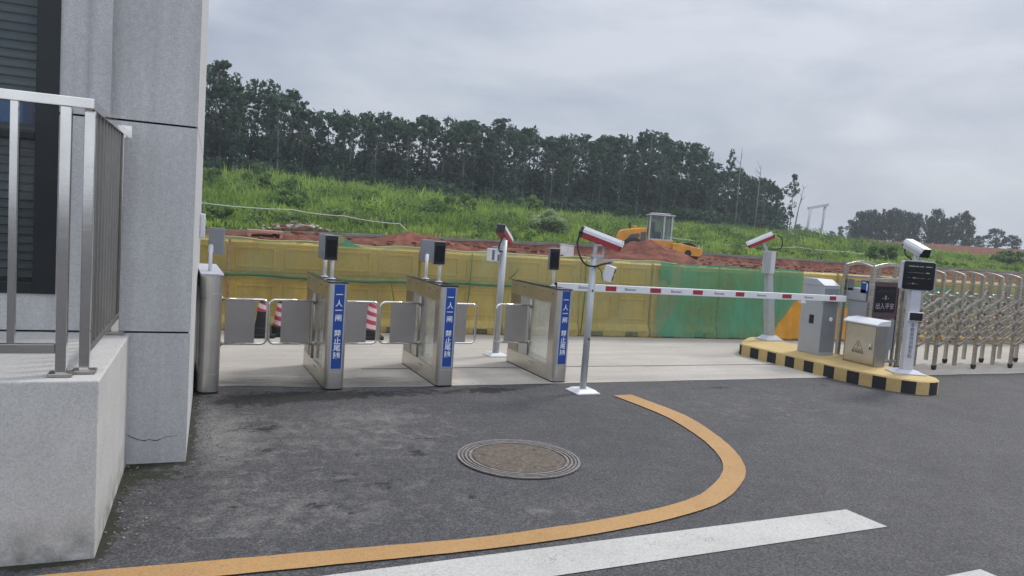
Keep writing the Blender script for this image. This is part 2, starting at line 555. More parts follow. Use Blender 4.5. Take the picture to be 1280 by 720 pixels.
MAT['bare'] = simple('bare_grey_branch', (0.22, 0.21, 0.2), 0.85, 0, 0.2, 1.2)
MAT['rope'] = simple('white_cord', (0.62, 0.6, 0.52), 0.8)
MAT['rubble'] = simple('rubble', (0.33, 0.29, 0.26), 0.9, 0, 0.5, 2)
MAT['pink_board'] = simple('pink_formboard', (0.5, 0.27, 0.2), 0.8, 0, 0.2, 2)
MAT['white_board'] = simple('white_foam_board', (0.6, 0.58, 0.56), 0.8, 0, 0.15, 2)
MAT['machine'] = simple('construction_yellow', (0.68, 0.31, 0.035), 0.5, 0, 0.2, 1.6)
MAT['machine_grey'] = simple('machine_grey', (0.1, 0.105, 0.12), 0.5, 0.2, 0.2, 2)
MAT['machine_white'] = simple('cab_post_paint', (0.5, 0.52, 0.53), 0.5, 0, 0.2, 2)
MAT['gantry'] = simple('far_white_steel', (0.55, 0.57, 0.58), 0.6, 0, 0.08, 1)


def barrier_plastic():
    m, nt, bs = new_mat('yellow_water_barrier_plastic')
    v = coords(nt)
    n = noise(nt, v, 2.0, 5, 0.6); f = noise(nt, v, 30, 3)
    sep = nnode(nt, 'ShaderNodeSeparateXYZ'); nt.links.new(v, sep.inputs[0])
    c = ramp(nt, n, [(0.3, (0.5, 0.3, 0.04)), (0.7, (0.7, 0.49, 0.1))])
    c = mix(nt, 0.4, c, ramp(nt, f, [(0.3, (0.8, 0.8, 0.8)), (0.6, (1, 1, 1))]), 'MULTIPLY')
    low = nnode(nt, 'ShaderNodeMapRange'); low.inputs[1].default_value = 0.0; low.inputs[2].default_value = 0.16
    low.inputs[3].default_value = 0.8; low.inputs[4].default_value = 0; nt.links.new(sep.outputs[2], low.inputs[0])
    c = mix(nt, math_n(nt, 'MULTIPLY', low.outputs[0], ramp(nt, noise(nt, v, 6, 4), [(0.3, 0.2), (0.7, 1)])), c, (0.16, 0.1, 0.06))
    nt.links.new(c, bs.inputs['Base Color']); bs.inputs['Roughness'].default_value = 0.5
    return m


def net_mat(name, c, cover):
    """woven dust net: threads cover a share of each cell, folds gather more"""
    m, nt, bs = new_mat(name)
    v = coords(nt)
    n = noise(nt, v, 1.1, 5, 0.6)
    mp = nnode(nt, 'ShaderNodeMapping'); mp.inputs['Scale'].default_value = (5, 1, 0.5)
    nt.links.new(v, mp.inputs['Vector'])
    st = noise(nt, mp.outputs[0], 2.5, 4, 0.7)
    base = ramp(nt, n, [(0.3, tuple(x * 0.75 for x in c)), (0.7, tuple(x * 1.2 for x in c))])
    pt = noise(nt, v, 0.55, 5, 0.65)
    base = mix(nt, ramp(nt, pt, [(0.45, 0.0), (0.7, 0.6)]), base, (c[0] * 0.7, c[1] * 0.95, c[2] * 1.2))
    nt.links.new(base, bs.inputs['Base Color']); bs.inputs['Roughness'].default_value = 0.8
    bs.inputs['Specular IOR Level'].default_value = 0.15
    s = math_n(nt, 'ADD', math_n(nt, 'MULTIPLY', n, 0.5), math_n(nt, 'MULTIPLY', st, 0.5))
    at = nnode(nt, 'ShaderNodeAttribute', attribute_name='fold')
    al = ramp(nt, s, [(0.3, max(0, cover - 0.2)), (0.7, min(1, cover + 0.2))])
    al = math_n(nt, 'ADD', al, at.outputs['Fac'], True)
    nt.links.new(al, bs.inputs['Alpha'])
    return m


MAT['barrier'] = barrier_plastic()
MAT['net_olive'] = net_mat('green_dust_net_single', (0.36, 0.38, 0.2), 0.42)
MAT['net_green'] = net_mat('green_dust_net_layered', (0.12, 0.32, 0.17), 0.68)
MAT['net_teal'] = net_mat('green_dust_net_bunched', (0.12, 0.36, 0.22), 0.85)
MAT['net_hem'] = simple('net_hem_green', (0.06, 0.16, 0.07), 0.8)
MAT['top_highlight'] = simple('pale_net_highlight', (0.42, 0.43, 0.2), 0.8)
MAT['tarp'] = simple('orange_tarpaulin', (0.6, 0.27, 0.02), 0.5, 0, 0.2, 3)


def cone_mat():
    m, nt, bs = new_mat('striped_cone')
    v = coords(nt)
    sep = nnode(nt, 'ShaderNodeSeparateXYZ'); nt.links.new(v, sep.inputs[0])
    ang = math_n(nt, 'ARCTAN2', sep.outputs[1], sep.outputs[0])
    s = math_n(nt, 'FRACT', math_n(nt, 'ADD', math_n(nt, 'MULTIPLY', sep.outputs[2], 9.0), math_n(nt, 'MULTIPLY', ang, 1 / (2 * PI))))
    st = math_n(nt, 'GREATER_THAN', s, 0.5)
    c = mix(nt, st, (0.7, 0.55, 0.55), (0.45, 0.05, 0.09))
    nt.links.new(c, bs.inputs['Base Color']); bs.inputs['Roughness'].default_value = 0.5
    return m


MAT['cone'] = cone_mat()


def emit(name, c, s):
    m, nt, bs = new_mat(name)
    bs.inputs['Base Color'].default_value = (0.02, 0.02, 0.02, 1)
    bs.inputs['Emission Color'].default_value = (*c, 1); bs.inputs['Emission Strength'].default_value = s
    return m


MAT['led_white'] = emit('lit_led_white', (0.85, 0.9, 0.8), 0.17)
MAT['led_dim'] = emit('lit_led_dim', (0.6, 0.7, 0.6), 0.07)
MAT['led_pink'] = emit('lit_led_pink', (0.75, 0.62, 0.8), 0.16)
MAT['led_cyan'] = emit('lit_led_cyan', (0.5, 0.8, 0.85), 0.16)
MAT['led_red'] = emit('lit_led_red', (0.8, 0.25, 0.3), 0.08)

# ------------------------------------------------------------------ camera
CAM_Z, P, ROLL, AZ, F = 1.6, R(4.547), R(4.05), R(24.98), 930.0
fwd_h = Vector((math.sin(AZ), math.cos(AZ), 0)); right0 = Vector((math.cos(AZ), -math.sin(AZ), 0))
fwd = fwd_h * math.cos(P) - Zv * math.sin(P)
up0 = fwd_h * math.sin(P) + Zv * math.cos(P)
rgt = right0 * math.cos(ROLL) + up0 * math.sin(ROLL)
upv = -right0 * math.sin(ROLL) + up0 * math.cos(ROLL)
cam_d = bpy.data.cameras.new('camera'); cam = bpy.data.objects.new('camera', cam_d); col.objects.link(cam)
mw = Matrix((rgt, upv, -fwd)).transposed().to_4x4(); mw.translation = (0, 0, CAM_Z)
cam.matrix_world = mw
cam_d.sensor_width = 36; cam_d.lens = F / 1280 * 36
cam_d.clip_start = 0.05; cam_d.clip_end = 3000
scene.camera = cam

# ------------------------------------------------------------------ ground sheets
def seg_d(px, py, a, b):
    ax, ay = a; bx, by = b
    t = np.clip(((px - ax) * (bx - ax) + (py - ay) * (by - ay)) / ((bx - ax) ** 2 + (by - ay) ** 2), 0, 1)
    return np.hypot(px - (ax + t * (bx - ax)), py - (ay + t * (by - ay)))


def blob(px, py, cx, cy, rx, ry, a=0.0):
    c, s = math.cos(a), math.sin(a)
    u = (px - cx) * c + (py - cy) * s; w = -(px - cx) * s + (py - cy) * c
    return np.exp(-((u / rx) ** 2 + (w / ry) ** 2))


def ground(name, xs, ys, mat, z, kill=None):
    gx, gy = np.meshgrid(xs, ys)
    px, py = gx.ravel(), gy.ravel()
    nx, ny = len(xs), len(ys)
    i, j = np.meshgrid(np.arange(nx - 1), np.arange(ny - 1))
    a = (j * nx + i).ravel()
    faces = np.stack([a, a + 1, a + nx + 1, a + nx], 1)
    pl_a, pl_b, pl_c, pl_d = (-0.255, 3.66), (-0.19, 4.98), (0.142, 4.965), (0.29, 7.9)
    d_pl = np.minimum(seg_d(px, py, pl_a, pl_b), seg_d(px, py, (-2, 3.7), pl_a))
    d_pi = np.minimum(seg_d(px, py, pl_b, pl_c), seg_d(px, py, pl_c, pl_d))
    moss = 1.0 * np.exp(-d_pl / 0.045) + 1.0 * np.exp(-d_pi / 0.05) + 0.55 * blob(px, py, -0.02, 4.75, 0.28, 0.18, -0.5)
    moss += 0.34 * blob(px, py, 0.2, 4.35, 0.14, 0.08) + 0.3 * blob(px, py, 0.0, 3.95, 0.2, 0.1)
    moss *= (px > -1.5)
    wet = 0.75 * blob(px, py, 1.2, 6.6, 0.55, 0.22) + 0.55 * blob(px, py, 0.65, 6.5, 0.4, 0.28) + 0.5 * blob(px, py, 2.2, 6.6, 0.7, 0.16) + 0.4 * blob(px, py, 3.0, 6.65, 0.4, 0.12)
    for cx, cy, r in ((0.75, 5.65, .16), (0.6, 5.1, .12), (1.2, 4.9, .1), (1.05, 4.45, .16), (1.3, 4.3, .12), (0.8, 4.05, .12), (1.62, 4.85, .13),
                      (1.75, 5.15, .14), (0.35, 4.15, .1), (1.7, 3.95, .1), (0.5, 5.7, .14), (0.95, 3.95, .1), (2.9, 6.6, .15), (0.25, 4.5, .1)):
        wet += 0.43 * blob(px, py, cx, cy, r * 1.3, r * 0.8, cx * 5)
    wet += 0.5 * np.exp(-np.abs(py - (6.46 - 0.028 * (px - 4.2))) / 0.03) * ((px > 4.2) & (px < 8.6))
    wet += 0.22 * np.exp(-np.abs(px - 4.9 - 0.1 * py) / 0.22) * (py > 2) + 0.2 * np.exp(-np.abs(px - 6.5 - 0.1 * py) / 0.22) * (py > 2)
    dust = 0.9 * blob(px, py, 1.52, 5.42, 0.05, 0.02, 0.5) + 0.55 * blob(px, py, 0.38, 5.6, 0.2, 0.9) + 0.42 * blob(px, py, 1.2, 5.4, 1.0, 0.8) + 0.35 * blob(px, py, 0.6, 4.0, 0.9, 0.5) \
        + 0.3 * blob(px, py, 1.6, 5.9, 0.4, 0.25) + 0.28 * blob(px, py, 2.1, 3.7, 0.5, 0.2) + 0.22 * blob(px, py, 5.5, 5.6, 1.5, 0.7)
    # older stain of soil washed over the concrete lip by the gates
    wet_c = 0.75 * blob(px, py, 0.8, 7.2, 1.1, 0.55) + 0.3 * blob(px, py, 2.1, 6.98, 0.6, 0.18) + 0.2 * blob(px, py, 3.3, 7.4, 0.8, 0.3)
    at = {'moss': moss, 'wet': wet if 'asphalt' in name or 'road' == name else wet_c, 'dust': dust}
    o = np_mesh(name, np.stack([px, py, np.full_like(px, z)], 1), faces, mat, attrs=at, smooth=True)
    return tag(o, kind='structure')


fx = np.concatenate([[-400, -120, -40, -12, -4], np.arange(-1.5, 9.01, 0.06), np.arange(9.5, 14, 0.5), [20, 40, 120, 400]])
fy = np.concatenate([[-400, -120, -40, -10, 0, 1.5], np.arange(2.4, 7.61, 0.06), np.arange(8, 11.6, 0.6), [11.6]])
ground('road', fx, fy, MAT['asphalt'], 0.0)


def edge_y(x):
    return 6.83 - 0.017 * (x - 3.3) + 0.02 * mnoise.noise(Vector((x * 2.1, 0, 0))) + (0.18 * math.exp(-((x - 0.6) / 0.6) ** 2))


# concrete apron: strip along the asphalt edge, then to the foot of the bank
cxs = np.concatenate([[-60, -20, -8, -3], np.arange(-1, 12.01, 0.12), [14, 20, 40, 120]])
rows = np.linspace(0, 1, 36)
px = []; py = []
for t in rows:
    for x in cxs:
        y0 = edge_y(x)
        px.append(x); py.append(y0 + (11.5 - y0) * t ** 1.4)
px = np.array(px); py = np.array(py); nx = len(cxs)
i, j = np.meshgrid(np.arange(nx - 1), np.arange(len(rows) - 1)); a = (j * nx + i).ravel()
wet_c = 0.8 * blob(px, py, 0.75, 7.05, 1.0, 0.6) + 0.5 * blob(px, py, 1.9, 7.1, 0.5, 0.25) + 0.3 * blob(px, py, 2.1, 6.98, 0.6, 0.18) + 0.2 * blob(px, py, 3.3, 7.4, 0.8, 0.3)
wet_c = wet_c + 0.5 * np.exp(-np.abs(py - (7.68 - 0.02 * (px - 3) + 0.02 * np.sin(px * 3))) / 0.03) * ((px > 1.9) & (px < 8))
wet_c = wet_c + 0.3 * np.exp(-np.abs(py - 10.0) / 0.25) + 0.35 * np.exp(-np.abs(py - 6.85) / 0.1)
tag(np_mesh('concrete_apron', np.stack([px, py, np.full_like(px, 0.004)], 1), np.stack([a, a + 1, a + nx + 1, a + nx], 1), MAT['concrete'],
            attrs={'wet': wet_c}, smooth=True), kind='structure')

# slab joint
mb = MB()
pts = [(x, 7.7 - 0.02 * (x - 3) + 0.012 * mnoise.noise(Vector((x * 4, 2, 0)))) for x in np.arange(1.9, 9.0, 0.15)]
P_ = [[(x, y - 0.009, 0.008) for x, y in pts], [(x, y + 0.009, 0.008) for x, y in pts]]
mb.grid(P_)
tag(mb.build('concrete_joint', simple('joint_filler', (0.07, 0.065, 0.06), 0.9)), kind='structure')


def catmull(pts, n=8):
    P = [Vector(p) for p in pts]; P = [P[0] * 2 - P[1]] + P + [P[-1] * 2 - P[-2]]
    out = []
    for i in range(1, len(P) - 2):
        for k in range(n):
            t = k / n
            a, b, c, d = P[i - 1], P[i], P[i + 1], P[i + 2]
            out.append(0.5 * ((2 * b) + (-a + c) * t + (2 * a - 5 * b + 4 * c - d) * t * t + (-a + 3 * b - 3 * c + d) * t ** 3))
    out.append(P[-2])
    return out


def strip(name, centre, widths, z, mat):
    C = catmull([(x, y, 0) for x, y in centre], 8)
    W = catmull([(w, 0, 0) for w in widths], 8)
    L, Rr = [], []
    for i, p in enumerate(C):
        d = (C[min(i + 1, len(C) - 1)] - C[max(i - 1, 0)]).normalized()
        nrm = Vector((-d.y, d.x, 0)); w = W[i].x / 2 + 0.004 * mnoise.noise(Vector((p.x * 9, p.y * 9, z)))
        L.append((p.x + nrm.x * w, p.y + nrm.y * w, z)); Rr.append((p.x - nrm.x * w, p.y - nrm.y * w, z))
    o = MB().grid([L, Rr], smooth=False).build(name, mat)
    return tag(o, kind='structure')


strip('yellow_road_marking', [(-3.5, 3.62), (-1.6, 3.52), (-0.4, 3.455), (0.17, 3.415), (0.75, 3.378), (1.47, 3.335), (1.95, 3.345), (2.28, 3.37), (2.71, 3.435), (3.11, 3.555),
                              (3.48, 3.79), (3.75, 4.05), (3.96, 4.4), (4.13, 4.86), (4.25, 5.45), (4.21, 6.22)],
      [.16, .16, .16, .16, .155, .14, .15, .15, .15, .15, .155, .155, .165, .19, .22, .22], 0.008, MAT['line_yellow'])
for q, (y0, y1, xl) in enumerate(((2.91, 3.19, 3.89), (2.06, 2.345, 3.9), (1.2, 1.49, 3.9))):
    sl = 0.03 if q == 0 else 0.0
    P_ = [[(x, y0 + sl * 0.4 * (3.9 - x) / 4, 0.004) for x in np.linspace(-2.5, xl + 0.02, 12)], [(x, y1 + sl * (3.9 - x) / 4, 0.004) for x in np.linspace(-2.5, xl, 12)]]
    tag(MB().grid(P_, smooth=False).build('white_road_marking', MAT['line_white']), kind='structure')

# manhole
t = thing('manhole_cover', (2.275, 4.57, 0), 'round rusty iron manhole cover set in the asphalt', 'manhole cover')
mb = MB(); mb.lathe([(0.0, 0.012), (0.32, 0.012), (0.325, 0.006)], 40, smooth=False)
for k in range(3):
    aa = 0.6 + k * 2.1
    mb.lathe([(0, 0.0165), (0.018, 0.0165), (0.022, 0.012)], 10, mat=Matrix.Translation((0.24 * math.cos(aa), 0.24 * math.sin(aa), 0)))
mb.build('lid', MAT['iron'], t)
mb = MB()
for r0, r1 in ((0.335, 0.352), (0.366, 0.38), (0.393, 0.405), (0.415, 0.432)):
    mb.lathe([(r0, 0.005), (r0, 0.013), (r1, 0.013), (r1, 0.005)], 48, smooth=False)
mb.build('ring_frame', MAT['iron_ring'], t)
MB().lathe([(0.325, 0.0055), (0.432, 0.0055)], 48, smooth=False).build('frame_bed', MAT['iron'], t)

r_ = random.Random(21); mb = MB()
for k in range(260):
    t_ = r_.random()
    if t_ < 0.35: x, y = -0.25 + 0.07 * r_.random() + abs(r_.gauss(0, .09)), r_.uniform(3.7, 4.95)
    elif t_ < 0.8: x, y = 0.17 + abs(r_.gauss(0, .16)), r_.uniform(4.85, 6.7)
    elif t_ < 0.93: x, y = r_.uniform(0.4, 3.6), edge_y(2) + r_.gauss(0, .08)
    else: x, y = r_.uniform(-0.1, 4), r_.uniform(3.6, 6.6)
    q = r_.uniform(0.002, 0.0065)
    m_ = Matrix.Translation((x, y, q * 0.5)) @ Matrix.Rotation(r_.uniform(0, 6), 4, 'Z') @ Matrix.Rotation(r_.uniform(-.5, .5), 4, 'X')
    mb.box(-q, q, -q * .7, q * .7, -q * .5, q * .6, r_.choice((0, 0, 1)), m_)
tag(mb.build('gravel', [MAT['iron_ring'], MAT['old_concrete']]), 'loose grit along the gatehouse foot', 'gravel', kind='stuff')

# ------------------------------------------------------------------ terrain behind the barriers
def lerp_tab(x, tab):
    xs_, ys_ = zip(*tab)
    return np.interp(x, xs_, ys_)


KERB_TAB = [(-40, .62), (1.2, .67), (6.2, .84), (9.6, .91), (13.9, .96), (20.8, 1.08), (28.9, 1.0), (39, 1.0), (80, 1.1)]
RIDGE_TAB = [(-40, 4.0), (2.5, 3.65), (7.6, 3.65), (12.5, 3.55), (18.5, 3.2), (24.3, 2.95), (32, 2.9), (39, 2.85), (45.6, 2.9), (56, 3.0), (62, 3.05), (68, 3.1), (80, 3.3), (110, 3.6), (200, 4.5)]


def fbm(x, y, s, o=4):
    return mnoise.fractal(Vector((x * s, y * s, 3.7)), 1.0, 2.0, o)


def terrain_z(x, y):
    k = float(lerp_tab(x, KERB_TAB)); rg = float(lerp_tab(x, RIDGE_TAB))
    if y < 11.2: return -0.12
    if y < 33.9:
        t = min(1, (y - 11.2) / 5.0)
        b = 0.42 * t * t * (3 - 2 * t)
        b += 0.16 * t * fbm(x, y, 0.35) + 0.12 * max(0, (y - 20) / 14)
        b += 0.5 * math.exp(-(((x - 8.6) / 2.1) ** 2 + ((y - 28.2) / 2.4) ** 2)) * (1 + 0.25 * fbm(x, y, 0.9))
        b += 0.3 * math.exp(-(((x - 12.6) / 2.6) ** 2 + ((y - 27) / 2.0) ** 2))
        b += 0.25 * math.exp(-(((x - 4.5) / 2.6) ** 2 + ((y - 30) / 1.5) ** 2))
        lim = k - 0.27 if not (4 < x < 14) else 9
        return min(b, lim) if y > 32 else b
    if y < 60:
        t = (y - 33.9) / 26.1
        s = 0.75 * t + 0.25 * t * t * (3 - 2 * t)
        return k - 0.05 + (rg - k) * s + 0.25 * fbm(x, y, 0.12) * math.sin(PI * t) + 0.08 * fbm(x, y, 0.6)
    d = math.hypot(x, y)
    z = rg + 0.12 * fbm(x, y, 0.1)
    if y > 60:
        z += 0.006 * min(120, y - 60)
    return z


tx = np.concatenate([np.arange(-200, -40, 20), np.arange(-40, -6, 3), np.arange(-6, 50, 0.6), np.arange(50, 120, 2.0), np.arange(120, 300, 12), np.arange(300, 1201, 100)])
ty = np.concatenate([[10.9, 11.2], np.arange(11.6, 33.8, 0.55), [33.9], np.arange(34.4, 62, 0.8), np.arange(62, 130, 3), np.arange(130, 300, 12), np.arange(300, 1001, 100)])
tv = np.array([(x, y, terrain_z(x, y)) for y in ty for x in tx])
nx = len(tx); i, j = np.meshgrid(np.arange(nx - 1), np.arange(len(ty) - 1)); a = (j * nx + i).ravel()
gx, gy = tv[:, 0], tv[:, 1]
gd = np.hypot(gx, gy); gaz = np.degrees(np.arctan2(gx, gy))
green = np.where(gy > 34.3, 1.0, 0.0) + 0.05 * (gy > 31) - 0.75 * blob(gx, gy, 5.6, 35.2, 1.8, 1.1) - 0.7 * blob(gx, gy, 12.6, 36.0, 2.6, 1.2) - 0.8 * blob(gx, gy, 44, 40, 5, 2.0) \
    - 0.7 * blob(gx, gy, 64, 42, 6, 2)
green = np.where((gd > 86) & (gaz > 47) & (gd < 300), 0.08, green)
green = np.where(gd > 300, 0.7, green)
tag(np_mesh('terrain', tv, np.stack([a, a + 1, a + nx + 1, a + nx], 1), MAT['earth'], smooth=True, attrs={'green': green}), kind='structure')

# low concrete kerb wall at the foot of the bank
mb = MB()
kx = np.concatenate([np.arange(-30, 60, 1.5), np.arange(60, 130, 5)])
for i in range(len(kx) - 1):
    x0, x1 = kx[i], kx[i + 1]
    z0, z1 = float(lerp_tab(x0, KERB_TAB)), float(lerp_tab(x1, KERB_TAB))
    vs = [(x0 + .01, 33.85, -.3), (x1, 33.85, -.3), (x1, 34.1, -.3), (x0 + .01, 34.1, -.3), (x0 + .01, 33.85, z0), (x1, 33.85, z1), (x1, 34.1, z1), (x0 + .01, 34.1, z0)]
    mb.add(vs, [(3, 2, 1, 0), (4, 5, 6, 7), (0, 1, 5, 4), (1, 2, 6, 5), (2, 3, 7, 6), (3, 0, 4, 7)])
tag(mb.build('kerb_wall', MAT['old_concrete']), 'long low weathered concrete kerb wall at the foot of the grass bank', 'wall')


# ------------------------------------------------------------------ gatehouse (left)
BA = R(2.8)
bx_, by_ = Vector((math.cos(BA), -math.sin(BA), 0)), Vector((math.sin(BA), math.cos(BA), 0))
B0 = Vector((0.142, 4.97, 0))
gh = thing('gatehouse', B0, 'grey rendered gatehouse with dark framed window and raised plinth at the left edge', 'building', -BA)
mb = MB()
LVL = [(-0.1, 0.812), (0.824, 2.068), (2.08, 4.4)]
for z0, z1 in LVL:
    lo = z0
    # right-hand wall strip and pier, window bay left of it
    mb.box(-0.728, 0, 0, 0.3, z0, z1)
    mb.box(-0.06, 0, 0.3, 2.9, z0, z1)
    mb.box(-6, -2.3, 0, 0.3, z0, z1)
mb.box(-2.3, -0.728, 0, 0.3, -0.1, 0.812); mb.box(-2.3, -0.728, 0, 0.3, 0.824, 1.035)
mb.box(-2.3, -0.728, 0, 0.3, 2.95, 4.4)
mb.box(-6, -0.06, 2.7, 2.9, -0.1, 4.4)
mb.box(-6, -5.8, 0.3, 2.7, -0.1, 4.4)
wall = mb.build('wall', MAT['stucco'], gh)
mb = MB()
mb.box(-5.99, -0.012, 0.012, 0.29, 0.80, 0.836); mb.box(-0.74, -0.012, 0.012, 0.29, 2.06, 2.09); mb.box(-0.05, -0.012, 0.29, 2.88, 0.8, 0.836); mb.box(-0.05, -0.012, 0.29, 2.88, 2.06, 2.09)
mb.build('joint_groove', MAT['groove'], gh)
# hairline crack low on the pier
mb = MB()
cp = [(-0.335, 0.19), (-0.312, 0.17), (-0.27, 0.152), (-0.235, 0.143), (-0.215, 0.151), (-0.17, 0.142), (-0.12, 0.163), (-0.05, 0.17)]
w = [.001, .0028, .002, .0026, .0015, .0022, .0012, .0006]
mb.grid([[(x, -0.0015, z - q) for (x, z), q in zip(cp, w)], [(x, -0.0015, z + q) for (x, z), q in zip(cp, w)]], smooth=False)
mb.build('crack', MAT['groove'], gh)
MB().box(-6.2, 0.15, -0.15, 3.05, 4.4, 4.6).build('roof', MAT['stucco'], gh, 0.01)
# rounded box-out beside the window
mb = MB()
pts = [(-0.585 + 0.06 - 0.06 * math.cos(t), -0.001 - 0.075 * math.sin(t)) for t in np.linspace(0, PI / 2, 8)] + [(-0.462, -0.076), (-0.462, -0.001)]
mb.prism(pts, 2.085, 4.399, smooth=False)
mb.build('downpipe_casing', MAT['stucco'], gh)
# window
wn = MB()
wn.box(-0.842, -0.728, -0.012, 0.06, 1.035, 2.95); wn.box(-2.3, -2.2, -0.012, 0.06, 1.035, 2.95); wn.box(-2.2, -0.842, -0.01, 0.06, 1.035, 1.1)
wn.box(-2.2, -0.842, -0.01, 0.06, 2.88, 2.95); wn.box(-2.2, -0.842, -0.008, 0.055, 1.91, 1.955)
wn.box(-0.96, -0.925, -0.006, 0.05, 1.1, 1.91); wn.box(-1.55, -1.51, -0.008, 0.05, 1.1, 2.88)
wf = wn.build('window', MAT['alu_dark'], gh, 0.004)
MB().box(-2.2, -0.842, 0.02, 0.026, 1.09, 2.89).build('pane', MAT['window_glass'], wf)
mb = MB()
z = 1.12
while z < 2.86:
    mb.box(-2.18, -0.85, 0.115, 0.119, z, z + 0.036, mat=None)
    mb.add([(-2.18, 0.10, z), (-0.85, 0.10, z), (-0.85, 0.125, z + 0.042), (-2.18, 0.125, z + 0.042)], [(0, 1, 2, 3)])
    z += 0.05
mb.build('blind', MAT['blind'], wf)
MB().box(-1.35, -0.862, 0.06, 0.064, 2.0, 2.12).build('poster', [MAT['poster']], wf)
MB().box(-0.915, -0.862, 0.056, 0.059, 2.003, 2.117).build('poster_panel', simple('deep_blue_poster', (0.03, 0.09, 0.4), 0.6), wf)
MB().box(-2.2, -0.85, 0.28, 0.29, 1.05, 2.9).build('dark_interior', MAT['groove'], wf)  # black sheet standing for the unlit room, shade put into its colour
# plinth / porch slab
mb = MB()
mb.box(-6, -0.334, -1.322, -0.002, -0.1, 0.808)
mb.build('plinth', MAT['plinth'], gh, 0.008)
mb = MB(); mb.box(0.0, 0.045, 2.2, 2.36, 1.32, 1.54)
mb.build('junction_box', MAT['white_paint'], gh, 0.01)

# railing on the plinth
rl = thing('railing', B0 + Vector((0, 0, 0.808)), 'stainless steel railing of square tubes standing on the gatehouse plinth', 'railing', -BA)
def sq(mb, x, y, z0, z1, s=0.04):
    mb.box(x - s / 2, x + s / 2, y - s / 2, y + s / 2, z0, z1)
for (x, y) in ((-0.497, -1.215), (-0.415, -1.15), (-0.41, -0.03), (-1.95, -1.215)):
    mb = MB(); sq(mb, x, y, 0, 1.18, 0.042); p = mb.build('post', MAT['steel_bright'], rl, 0.003)
    mb = MB(); mb.box(x - .048, x + .048, y - .04, y + .04, 0.0005, 0.018); mb.build('base_plate', MAT['steel_dark'], p, 0.004)
mb = MB(); mb.box(-2.0, -0.39, -1.24, -1.19, 1.181, 1.224); mb.build('top_rail', MAT['steel_bright'], rl, 0.003)
mb = MB(); mb.box(-0.436, -0.392, -1.188, 0.0, 1.181, 1.224); mb.build('top_rail', MAT['steel_bright'], rl, 0.003)
mb = MB(); mb.box(-1.928, -0.52, -1.232, -1.2, 0.103, 0.145); mb.build('bottom_rail', MAT['steel_dark'], rl, 0.003)
mb = MB(); mb.box(-0.427, -0.4, -1.128, -0.052, 0.085, 0.118); mb.build('bottom_rail', MAT['steel_dark'], rl, 0.003)
for x in np.arange(-0.687, -1.9, -0.165):
    mb = MB(); sq(mb, float(x), -1.215, 0.146, 1.18, 0.028); mb.build('baluster', MAT['steel_bright'], rl)
for y in np.arange(-1.03, -0.08, 0.115):
    mb = MB(); sq(mb, -0.414, float(y), 0.119, 1.18, 0.022); mb.build('baluster', MAT['steel_dark'], rl)
MB().box(-0.405, -0.355, -0.001, 0.02, 1.165, 1.235).build('wall_flange', MAT['steel_bright'], rl)

# ------------------------------------------------------------------ turnstiles
def rr(x0, x1, y0, y1, r, sides=('f', 'b'), n=6):
    """rounded outline; 'f' rounds the low-y end, 'b' the high-y end"""
    pts = []
    def arc(cx, cy, a0, a1):
        for k in range(n + 1):
            a = a0 + (a1 - a0) * k / n
            pts.append((cx + r * math.cos(a), cy + r * math.sin(a)))
    if 'f' in sides:
        arc(x0 + r, y0 + r, PI, 1.5 * PI); arc(x1 - r, y0 + r, 1.5 * PI, 2 * PI)
    else:
        pts += [(x0, y0), (x1, y0)]
    if 'b' in sides:
        arc(x1 - r, y1 - r, 0, PI / 2); arc(x0 + r, y1 - r, PI / 2, PI)
    else:
        pts += [(x1, y1), (x0, y1)]
    return pts


HW, TL = 0.092, 1.22   # half width, length; local y = 0 at the front end


def terminal(root, x, y, facing, z0=1.0, yaw=0.0, post_dx=0.03):
    """face terminal on a stalk; facing -1 looks at the camera side, +1 away"""
    tm = Matrix.Translation((x, y, 0)) @ Matrix.Rotation(yaw, 4, 'Z')
    if facing > 0: tm = tm @ Matrix.Rotation(PI, 4, 'Z')
    mb = MB(); mb.box(-0.066, 0.066, -0.016, 0.016, z0 + 0.185, z0 + 0.42, mat=tm)
    t_ = mb.build('face_terminal', MAT['terminal_grey'], root, 0.006)
    mb = MB(); mb.box(-0.06, 0.06, -0.021, -0.0165, z0 + 0.19, z0 + 0.412, mat=tm); sc = mb.build('screen', MAT['black'], t_, 0.002)
    mb = MB(); mb.box(-0.045, 0.045, -0.0235, -0.0215, z0 + 0.215, z0 + 0.375, mat=tm); mb.build('display', MAT['screen'], t_)
    mb = MB()
    mb.tube([(post_dx, 0.03, z0 + 0.006), (post_dx, 0.03, z0 + 0.27)], 0.0165, 12, mat=tm)
    mb.box(post_dx - 0.02, post_dx + 0.02, 0.0165, 0.032, z0 + 0.2, z0 + 0.26, mat=tm)
    mb.tube([(post_dx, 0.03, z0 + 0.006), (post_dx, 0.03, z0 + 0.014)], 0.035, 14, mat=tm)
    mb.build('stalk', MAT['white_paint'], t_)
    return t_


